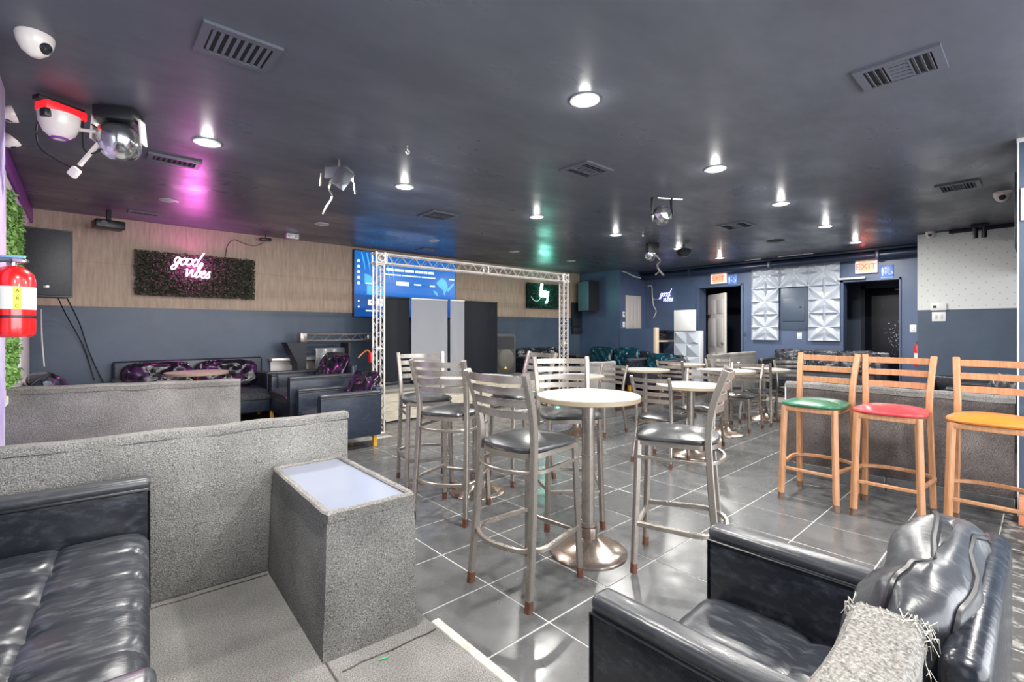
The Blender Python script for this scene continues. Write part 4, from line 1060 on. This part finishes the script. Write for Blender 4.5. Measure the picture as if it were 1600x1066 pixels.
# dome cameras
def dome(lab, loc, rot, s=1.0):
    t = thing('security_camera', lab, 'camera', loc); t.rotation_euler = rot; t.scale = (s, s, s)
    MB().lathe([(0, 0), (0.065, 0), (0.068, -0.01), (0.062, -0.04), (0.045, -0.075), (0.02, -0.095), (0, -0.1)], n=32).build('housing', 'camera_white', t)
    m = Matrix.Translation((0.043, 0, -0.058)) @ Matrix.Rotation(R(128), 4, 'Y')
    MB().lathe([(0, 0.012), (0.012, 0.014), (0.024, 0.01), (0.028, 0.0), (0.028, -0.01)], m=m, n=24).build('lens', 'lens', t)
    return t
dome('white dome camera on the ceiling above the lilac wall end', (-0.16, 3.02, H), (0, 0, R(-40)))
dome('small white dome camera on top of the dotted wallpaper', (8.5, 1.03, 2.6), (0, 0, R(180)), 0.8)
dome('pale dome camera low on the lilac wall beside the ceiling', (-0.33, 4.4, 2.5), (0, R(40), 0), 0.7)
dome('pink-lit dome light on the lilac wall above another camera', (-0.29, 3.95, 2.52), (0, R(70), 0), 0.7)
dome('white hanging dome fixture near the column', (6.55, 0.27, 2.6), (0, 0, R(180)), 1.0)

# white-armed LED effect with red top
t = ceil_thing('party_light', 'white effect light with a red band and black clamp under the ceiling', 'stage light', -0.1, 3.75, R(30))
MB().b2((-0.11, -0.03, -0.05), (0.11, 0.03, -0.025), .004).build('mounting_plate', 'black_matte', t)
MB().b2((-0.09, -0.055, -0.1), (0.11, 0.055, -0.045), .012).build('red_band', 'red_led', t)
MB().b2((-0.1, -0.06, -0.145), (0.08, -0.01, -0.098), .008).build('driver', 'black_plastic', t)
MB().lathe([(0, -0.24), (0.03, -0.235), (0.07, -0.2), (0.09, -0.15), (0.095, -0.1), (0, -0.1)], n=24).build('shell', 'camera_white', t)
MB().lathe([(0.03, -0.238), (0.04, -0.238), (0.04, -0.225), (0.03, -0.225)], n=20).build('purple_ring', 'purple_paint', t)
t = ceil_thing('light_arm', 'white bent bracket arm with dangling cables between the two ceiling effects', 'bracket', 0.0, 3.75, R(-40))
MB().tube([(-0.12, 0, -0.14), (0.14, 0, -0.17)], 0.011, 8).build('cross_bar', 'camera_white', t)
MB().sweep([(0.14, 0, -0.17), (-0.02, 0.0, -0.36)], rect(.02, .014)).build('lower_bar', 'camera_white', t)
MB().box((-.05, 0, -.4), (.05, .03, .06), .008, m=Matrix.Rotation(R(40), 4, 'Y')).build('clamp', 'camera_white', t)
MB().tube(smooth_path([(-.2, 0, -.1), (-.26, 0, -.12), (-.25, 0, -.25), (-.15, 0, -.33), (-.05, 0, -.38)], 6), .0045, 6).tube(smooth_path([(.0, .0, -.1), (.0, 0, -.25), (.05, 0, -.29), (.12, 0, -.24), (.1, 0, -.16), (.05, 0, -.12)], 6), .0045, 6).build('cable', 'cable_black', t)
t = ceil_thing('moving_light', 'chrome ball-shaped stage light with a black base hanging by the dome camera', 'stage light', 0.16, 3.7, R(-25))
MB().b2((-0.1, -0.08, -0.085), (0.1, 0.08, -0.01), .01).build('base', 'black_plastic', t)
MB().sweep([(-.115, 0, -.06), (-.125, 0, -.2)], rect(.07, .01), up=(1, 0, 0)).sweep([(.115, 0, -.06), (.125, 0, -.2)], rect(.07, .01), up=(1, 0, 0)).build('yoke', 'camera_white', t)
MB().lathe([(0, 0.1), (0.05, 0.098), (0.085, 0.075), (0.105, 0.03), (0.108, -0.02), (0.098, -0.07), (0.075, -0.1), (0.07, -0.105), (0, -0.095)], (0, 0, -0.185), 32, m=Matrix.Rotation(R(25), 4, 'X')).build('head', 'chrome', t)
# projector
t = ceil_thing('projector', 'small black projector hanging in front of the wood-look wall', 'projector', 0.21, 6.9, R(10))
MB().b2((-.02, -.02, -.12), (.02, .02, 0), .003).build('mount', 'black_matte', t); MB().b2((-.13, -.1, -.21), (.13, .1, -.12), .015).build('body', 'black_plastic', t); MB().cyl((-.06, -.105, -.165), .03, .02, 20, m=XZ).build('lens', 'lens', t)
t = ceil_thing('ceiling_sensor', 'small flat black device hanging at the end of the thin wall cable', 'device', 1.88, 7.2)
MB().tube([(0, 0, 0), (0, 0, -.05)], .006).build('stem', 'black_matte', t); MB().b2((-.07, -.04, -.09), (.07, .04, -.05), .012).build('body', 'black_plastic', t)
t = ceil_thing('emergency_light', 'small white emergency light at the top of the wood-look wall', 'light', 2.14, 6.9)
MB().b2((-.08, -.03, -.07), (.08, .03, 0), .01).build('body', 'white_plastic', t)
for s_ in (-1, 1): MB().cyl((s_ * .045, -.035, -.035), .02, .03, 16, m=XZ).build('lamp', 'lamp_off', t)
# scanners
def scanner(lab, x, y, rz, sc_=1.0, m='chrome'):
    t = ceil_thing('scanner_light', lab, 'stage light', x, y, rz); t.scale = (sc_,) * 3
    MB().tube([(0, 0, 0), (0, 0, -.07)], .01).build('stem', 'alu', t)
    MB().b2((-.09, -.06, -.16), (.09, .07, -.07), .006).build('body', 'vent_metal', t)
    MB().box((.06, -.085, -.17), (.13, .008, .15), .003, m=Matrix.Rotation(R(35), 4, 'Y')).build('mirror', m, t)
    MB().tube(smooth_path([(-.06, 0, -.15), (-.08, 0, -.22), (-.06, .01, -.28), (-.1, 0, -.36), (-.13, 0, -.42)], 5), .008, 6).build('dangling_cable', 'alu', t)
    MB().tube([(-.14, 0, -.1), (-.15, 0, -.2)], .008).tube([(.12, 0, -.18), (.13, 0, -.27)], .008).build('thumb_screws', 'alu', t)
    return t
scanner('grey scanner light with a tilted mirror and dangling cable', 1.48, 3.66, R(-45))
t = ceil_thing('disco_light', 'faceted chrome effect light on a short pipe under the ceiling', 'stage light', 4.21, 2.5, R(-30))
MB().tube([(-.05, 0, -.03), (.22, 0, -.03)], .014).build('pipe', 'alu', t)
MB().sweep([(-.1, 0, -.03), (-.11, 0, -.2)], rect(.04, .008), up=(1, 0, 0)).sweep([(.1, 0, -.03), (.11, 0, -.2)], rect(.04, .008), up=(1, 0, 0)).build('yoke', 'black_matte', t)
b = MB(); bmesh.ops.create_icosphere(b.bm, subdivisions=2, radius=.1); b.tf(Matrix.Translation((0, 0, -.2))); b.build('faceted_head', 'chrome', t, smooth=False)
t = ceil_thing('clustered_light', 'dark effect light with dangling silver chain above the violet neon wall', 'stage light', 6.35, 3.9, R(-30))
MB().b2((-.12, -.06, -.2), (.06, .06, -.02), .02).build('body', 'black_plastic', t); MB().lathe([(0, -.3), (.05, -.28), (.08, -.22), (.08, -.18), (0, -.18)], (-.06, 0, 0)).build('bowl', 'chrome', t)
MB().tube(smooth_path([(.08, 0, -.1), (.04, 0, -.2), (.1, 0, -.28), (.05, 0, -.36), (.1, 0, -.44), (.16, 0, -.5)], 4), .018, 6).tube(smooth_path([(.1, 0, -.44), (.02, 0, -.5)], 2), .014, 6).build('chain', 'alu', t)
t = ceil_thing('round_effect_light', 'round black effect light right of the dangling chain', 'stage light', 6.9, 3.72)
MB().tube([(0, 0, 0), (0, 0, -.06)], .012).build('stem', 'black_matte', t); MB().lathe([(0, -.2), (.06, -.19), (.11, -.13), (.1, -.08), (.05, -.06), (0, -.06)], n=24).build('head', 'black_plastic', t)
for x, y, lab in ((5.62, 3.62, 'small white ceiling hook beside the lit downlight'), (7.4, 3.4, 'small white ceiling hook before the red-haloed downlight'), (1.73, 3.05, 'tiny white hook in the open ceiling before the scanner light')):
    tag(MB().tube(smooth_path([(x, y, H), (x, y, H - .03), (x + .015, y, H - .045), (x, y, H - .06), (x - .015, y, H - .045)], 4), .006, 6).build('ceiling_hook', 'alu_white'), lab, 'hook')
t = ceil_thing('twin_spotlight', 'pair of small black spot heads hanging before the dotted wallpaper', 'stage light', 8.3, 0.54)
for s_ in (-1, 1): MB().cyl((0, s_ * .04, -.11), .026, .13, 16).build('spot_head', 'black_plastic', t)
MB().b2((-.03, -.08, -.04), (.03, .08, 0), .005).build('plate', 'black_matte', t)
t = tag(MB().b2((5.7, 0.165, 1.95), (8.5, 0.185, H - 0.02), .003).build('hanging_panel', 'duct_navy'), 'navy sheet panel hanging edge-on beside the near column', 'panel')
t.location = (0, -0.02, 0)
t = thing('wall_cupboard', 'white framed cupboard doors fixed high on the near column', 'cupboard', (4.79, -0.1, 2.14))
MB().b2((-.012, -.5, -.11), (0.009, .21, .11), .003).build('body', 'white_plastic', t); MB().b2((-.02, -.5, -.1), (-.012, .2, -.005), .003).build('door', 'white_plastic', t); MB().b2((-.02, -.5, .005), (-.012, .2, .1), .003).build('door', 'white_plastic', t)

# ================================================================== EXIT WALL DETAILS
# star relief panels 0.485 m
S = 0.4867
def star_panel():
    b = MB(); n = 40
    def hgt(u, v):
        x_, y_ = (u - .5) * 2, (v - .5) * 2
        r = max(abs(x_), abs(y_)); a = math.atan2(y_, x_)
        k = abs(((a / (math.pi / 4)) + 0.5) % 1.0 - 0.5) * 2   # 0 on spokes, 1 between
        ridge = (1 - k) ** 1.2
        diag = abs(abs(x_) - abs(y_)); m_ = min(abs(x_), abs(y_))
        leaf = max(0, 1 - diag / (0.10 + 0.5 * math.sin(math.pi * min(1, r)) )) * min(1, (1 - abs(1 - 2 * r) * 0.35))
        axis = max(0, 1 - m_ / (0.035 + 0.16 * max(0, r - 0.35))) * min(1, r * 1.3)
        edge = math.exp(-((1 - r) / 0.035) ** 2) * 0.8
        return 0.06 * max(leaf * 0.9, axis, edge)
    b.grid(lambda u, v: Vector((-0.006 - hgt(u, v), (u - .5) * S, (v - .5) * S)), n + 1, n + 1)
    g = b.build('star_panel', 'panel_white', smooth=True)
    return g
sp0 = None
k = 0
pw = thing('star_panel_wall', 'white star-relief wall panels framing the grey electrical cover', 'wall panels', (EXIT_A, 3.07, 1.09))
sp = star_panel(); sp.name = 'star_panel'; sp.parent = pw
first = True
for cx in (-1, 0, 1):
    for rz_ in range(3):
        if cx == 0 and rz_ < 2 and True:
            if rz_ < 1: continue
            if rz_ == 1: continue
        o = sp if first else sp.copy()
        if not first: col.objects.link(o)
        first = False
        o.location = (0, cx * S, S * (rz_ + 0.5)); o.rotation_euler = (0, 0, 0)
# electrical cover, switch plates
t = thing('electrical_panel', 'grey electrical cover between the white star panels', 'electrical panel', (EXIT_A - .005, 3.07, 1.62))
MB().b2((-.012, -.24, -.34), (.0, .24, .44), .003).build('plate', 'wall_slate', t); MB().b2((-.026, -.18, -.18), (-.012, .18, .24), .004).build('door', 'wall_slate', t); MB().b2((-.032, -.13, .06), (-.024, -.1, .09), .002).build('latch', 'black_plastic', t)
def plate(lab, x, y, z, m='wall_slate', nx=-1):
    t = thing('wall_switch', lab, 'switch', (x, y, z))
    MB().b2((-.008, -.04, -.06), (0, .04, .06), .003).build('plate', m, t); MB().b2((-.014, -.015, -.03), (-.008, .015, .03), .002).build('rocker', m, t)
plate('painted switch below the electrical cover', EXIT_A, 2.98, 1.17, 'panel_pale'); plate('white switch between the black door and the dotted wallpaper', EXIT_A, 1.38, 1.3, 'white_plastic'); plate('painted outlet between hallway door and star panels', EXIT_A, 3.95, 1.22)
def exit_sign(lab, y, z, w_, h_):
    t = thing('exit_sign', lab, 'sign', (EXIT_A - .001, y, z))
    MB().b2((-.06, -w_ / 2, -h_ / 2), (0, w_ / 2, h_ / 2), .006).build('housing', 'exit_white', t)
    MB().b2((-.063, -w_ / 2 + .05, -h_ / 2 + .02), (-.06, w_ / 2 - .05, h_ / 2 - .02)).build('face', 'exit_glow', t, smooth=False)
    text('EXIT', h_ * 0.66, 'exit_letter', t, (-.0632, 0, 0))
def text(s, size, m, parent, loc, nm='lettering', rz=-90):
    fc = bpy.data.curves.new(nm, 'FONT'); fc.body = s; fc.size = size; fc.extrude = 0.001; fc.align_x = 'CENTER'; fc.align_y = 'CENTER'
    fo = bpy.data.objects.new(nm, fc); me = bpy.data.meshes.new_from_object(fo); bpy.data.objects.remove(fo)
    fo = bpy.data.objects.new(nm, me); me.materials.append(M[m]); col.objects.link(fo); fo.parent = parent
    fo.location = loc; fo.rotation_euler = (R(90), 0, R(rz)); return fo
exit_sign('lit EXIT sign above the hallway door opening', 4.45, 2.325, 0.32, 0.2)
exit_sign('lit EXIT sign above the black door', 1.975, 2.325, 0.30, 0.21)
def wc_sign(lab, y, z):
    t = thing('restroom_sign', lab, 'sign', (EXIT_A - .001, y, z))
    MB().b2((-.006, -.09, -.12), (0, .09, .12), .002).build('board', 'sign_blue', t)
    for yy, wm in ((.055, 0), (.015, 1)):
        b = MB().cyl((-.008, yy, .075), .011, .003, 14, m=Matrix.Rotation(R(90), 4, 'Y'))
        if wm: b.poly([(0, 0)] and [(-.022, -.02), (.022, -.02), (.006, .055), (-.006, .055)], (0, .003)).box((-.008, yy, -.0), (.003, .012, .05))
        else: b.box((-.008, yy, .03), (.003, .028, .06)).box((-.008, yy, -.02), (.003, .018, .06))
        b.build('figure', 'sign_white', t, smooth=False)
    b = MB(); b.tube([(-.008, -.045 + .028 * math.cos(R(a)), -.005 + .028 * math.sin(R(a))) for a in range(140, 400, 20)], .004, 5).tube([(-.008, -.035, .07), (-.008, -.035, .02), (-.008, -.06, .015), (-.008, -.075, -.02)], .005, 5).build('wheelchair_symbol', 'sign_white', t)
    text('RESTROOM', .03, 'sign_white', t, (-.0075, 0, -.085))
wc_sign('blue restroom sign beside the exit sign over the hallway door', 4.19, 2.27); wc_sign('blue restroom sign beside the exit sign over the black door', 1.71, 2.21)
# duct along the wall
t = thing('duct', 'navy painted pipe running along the top of the exit wall', 'pipe')
MB().tube([(9.55, 6.18, 2.49), (9.55, 1.2, 2.49)], .065, 18).build('pipe', 'duct_navy', t)
MB().b2((9.44, 1.2, 2.555), (9.7, 6.2, 2.6), .004).build('soffit', 'duct_navy', t)
b = MB()
for y in (5.0, 3.42, 1.8): b.poly([(-.06, 0), (.06, 0), (.04, -.02), (-.04, -.02)], (0, .1)).tf(Matrix()) if False else b.b2((9.47, y - .03, 2.42), (9.62, y + .03, 2.57), .01)
b.build('hanger', 'duct_navy', t)
for ya, yb, lab in ((3.5, 3.78, 'bright metal strip above the pipe, nearer the hallway door'), (2.65, 3.2, 'bright metal strip above the pipe, nearer the black door')):
    tag(MB().b2((9.3, ya, 2.585), (9.33, yb, 2.598), .002).build('ceiling_strip', 'alu_white'), lab, 'strip')
tag(MB().b2((9.6, 1.98, 2.13), (9.69, 2.36, 2.16), .004).build('door_light_bar', 'white_plastic'), 'white bar fixed over the left of the black door opening', 'bar')
# white hallway door, black door
t = thing('hallway_door', 'white six-panel door standing ajar in the hallway', 'door', (10.08, 4.86, 0.01), R(-38))
MB().b2((-.02, -.72, 0), (.02, 0, 2.02), .003).build('leaf', 'door_white', t)
for z0, z1 in ((.18, .8), (.92, 1.5), (1.6, 1.9)):
    for y0_, y1_ in ((-.64, -.4), (-.32, -.08)): MB().b2((-.026, y0_, z0), (-.018, y1_, z1), .006).build('panel', 'door_white', t)
MB().b2((-.05, -.12, 1.53), (-.02, -.02, 1.6), .004).build('lock_box', 'black_plastic', t); MB().cyl((-.04, -.66, 1.0), .025, .04, 16, m=Matrix.Rotation(R(90), 4, 'Y')).build('knob', 'steel_worn', t)
t = thing('black_door', 'black door with a glittering glass pane behind the second opening', 'door', (10.95, 1.85, 0.01))
MB().b2((-.04, -.5, 0), (0, .42, 2.05), .004).build('leaf', 'door_black', t)
MB().b2((-.06, -.5, 0), (0, -.46, 2.1)).b2((-.06, .4, 0), (0, .46, 2.1)).b2((-.06, -.5, 2.04), (0, .46, 2.1)).build('frame', 'navy_dark', t)
MB().b2((-.045, -.38, .7), (-.04, .3, 1.9)).build('glass', 'door_black', t)
b = MB(); rr = random.Random(3)
for k in range(330):
    y = -.38 + abs(rr.gauss(0, .2)); z = 1.15 + rr.gauss(0, .2)
    if y > .3: continue
    s_ = rr.uniform(.004, .015); b.box((-.047, y, z), (.003, s_, s_ * rr.uniform(.6, 2)), m=Matrix.Rotation(rr.uniform(0, 3), 4, 'X'))
stuff(b.build('glitter', 'glitter', t, smooth=False))
MB().b2((-.1, -.3, 1.98), (-.04, -.05, 2.02), .004).build('door_closer', 'steel_worn', t)
# thermostat etc. on the white wall
t = thing('thermostat', 'white thermostat just above the slate paint', 'thermostat', (8.54, 0.95, 1.585))
MB().b2((-.03, -.08, -.045), (0, .08, .05), .006).build('housing', 'white_plastic', t); MB().b2((-.032, .02, -.012), (-.03, .055, .02)).build('display', 'black_plastic', t)
t = thing('wall_switch', 'white double switch directly under the thermostat', 'switch', (8.55, 0.95, 1.46))
MB().b2((-.01, -.07, -.065), (0, .07, .06), .003).build('plate', 'white_plastic', t)
for s_ in (-1, 1): MB().b2((-.016, s_ * .028 - .012, -.03), (-.01, s_ * .028 + .012, .025), .002).build('rocker', 'lamp_off', t)
# red extinguisher on exit wall
t = thing('fire_extinguisher', 'small red fire extinguisher on the wall beside the black door', 'fire extinguisher', (9.6, 1.3, 0.72))
MB().lathe([(0, 0), (.05, 0), (.055, .02), (.055, .3), (.03, .34), (0, .34)], n=20).build('cylinder', 'red_paint', t); MB().lathe([(.0555, .08), (.0565, .08), (.0565, .2), (.0555, .2)], n=20).build('paper_label', 'label_white', t); MB().b2((-.05, -.02, .35), (.02, .02, .38), .003).build('valve', 'black_plastic', t)
# DJ alcove
t = thing('service_hatch', 'white shuttered hatch above the navy half wall', 'hatch', (9.23, 6.2, 1.68))
MB().b2((-.3, -.02, -.38), (.3, 0, .37), .005).build('frame', 'door_white', t)
for k in range(4): MB().b2((-.27 + .14 * k, -.028, -.35), (-.15 + .14 * k, -.02, .34), .004).build('shutter_board', 'door_white', t)
for z, lab in ((1.62, 'white socket with a dark plug beside the hatch'), (1.4, 'lower white socket beside the hatch')):
    t = thing('wall_socket', lab, 'socket', (8.86, 6.195, z)); MB().b2((-.04, -.01, -.06), (.04, 0, .06), .003).build('plate', 'white_plastic', t); MB().cyl((0, -.014, .01), .018, .012, 14, m=XZ).build('plug', 'black_plastic' if z > 1.5 else 'lamp_off', t)
t = thing('dj_table', 'dark console table with tangled equipment beside the half wall', 'table', (9.13, 5.6, 0))
MB().b2((-.3, -.35, 1.03), (.3, .3, 1.06), .004).build('tabletop', 'trim_beige', t); MB().b2((-.28, -.05, 0.1), (.28, .28, 1.03)).build('cabinet', 'black_matte', t)
t = thing('mixer', 'black mixing equipment piled on the console table', 'audio equipment', (9.1, 5.55, 1.061))
MB().b2((-.2, -.2, 0), (.2, .2, .09), .01).build('console', 'black_plastic', t)
b = MB(); rr = random.Random(9)
for q in range(9):
    P = [(rr.uniform(-.2, .2), rr.uniform(-.25, .2), .09 + rr.uniform(0, .12)) for _ in range(5)]; b.tube(smooth_path(P, 4), .008, 5)
b.build('cables', 'cable_black', t)
cable('white pipe slanting down under the corner of the ceiling soffit', [(8.72, 6.15, 2.56), (8.74, 6.0, 2.5), (8.76, 5.85, 2.42), (8.8, 5.72, 2.38)], 0.012, 'cable_white')
tag(MB().b2((9.3, 5.25, 1.28), (9.66, 6.1, 1.29)).build('counter_shelf', 'wall_navy'), 'navy shelf board along the wall under the neon cable', 'shelf')
# podium with faceted tiles and white board
t = thing('podium', 'white podium faced with triangular faceted tiles', 'podium', (9.05, 4.82, 0))
pw_, ph_, ts = 0.55, 1.26, 0.26
MB().b2((0, -pw_ / 2, 0), (0.16, pw_ / 2, ph_), .004).build('body', 'panel_pale', t)
def facet(flip):
    b = MB(); v = b.bm.verts.new; s_ = ts / 2
    a_, b_, c_, d_ = v((0, -s_, -s_)), v((0, s_, -s_)), v((0, s_, s_)), v((0, -s_, s_))
    e = v((-.05, -s_ * .5, -s_ * .7) if not flip else (-.05, s_ * .5, s_ * .5))
    for q in ((a_, b_, e), (b_, c_, e), (c_, d_, e), (d_, a_, e)): b.bm.faces.new(q)
    return b
for r_ in range(4):
    for c_ in (-1, 1):
        o = facet((r_ + c_) % 4 in (0, 1)).build('facet_tile', 'panel_white', t, smooth=False); o.location = (-.002, c_ * ts / 2, ph_ - ts / 2 - r_ * ts)
tag(MB().b2((9.02, 4.62, 1.26), (9.05, 5.08, 1.68), .003).build('white_board', 'white_plastic'), 'blank white board standing on top of the faceted podium', 'board').rotation_euler = (0, 0, 0)
# small orange box at the column foot
t = tag(MB().b2((4.55, -0.06, 0.0), (4.72, 0.115, 0.17), .006).build('cardboard_box', 'orange_box'), 'small orange and white box on the floor at the column foot', 'box')
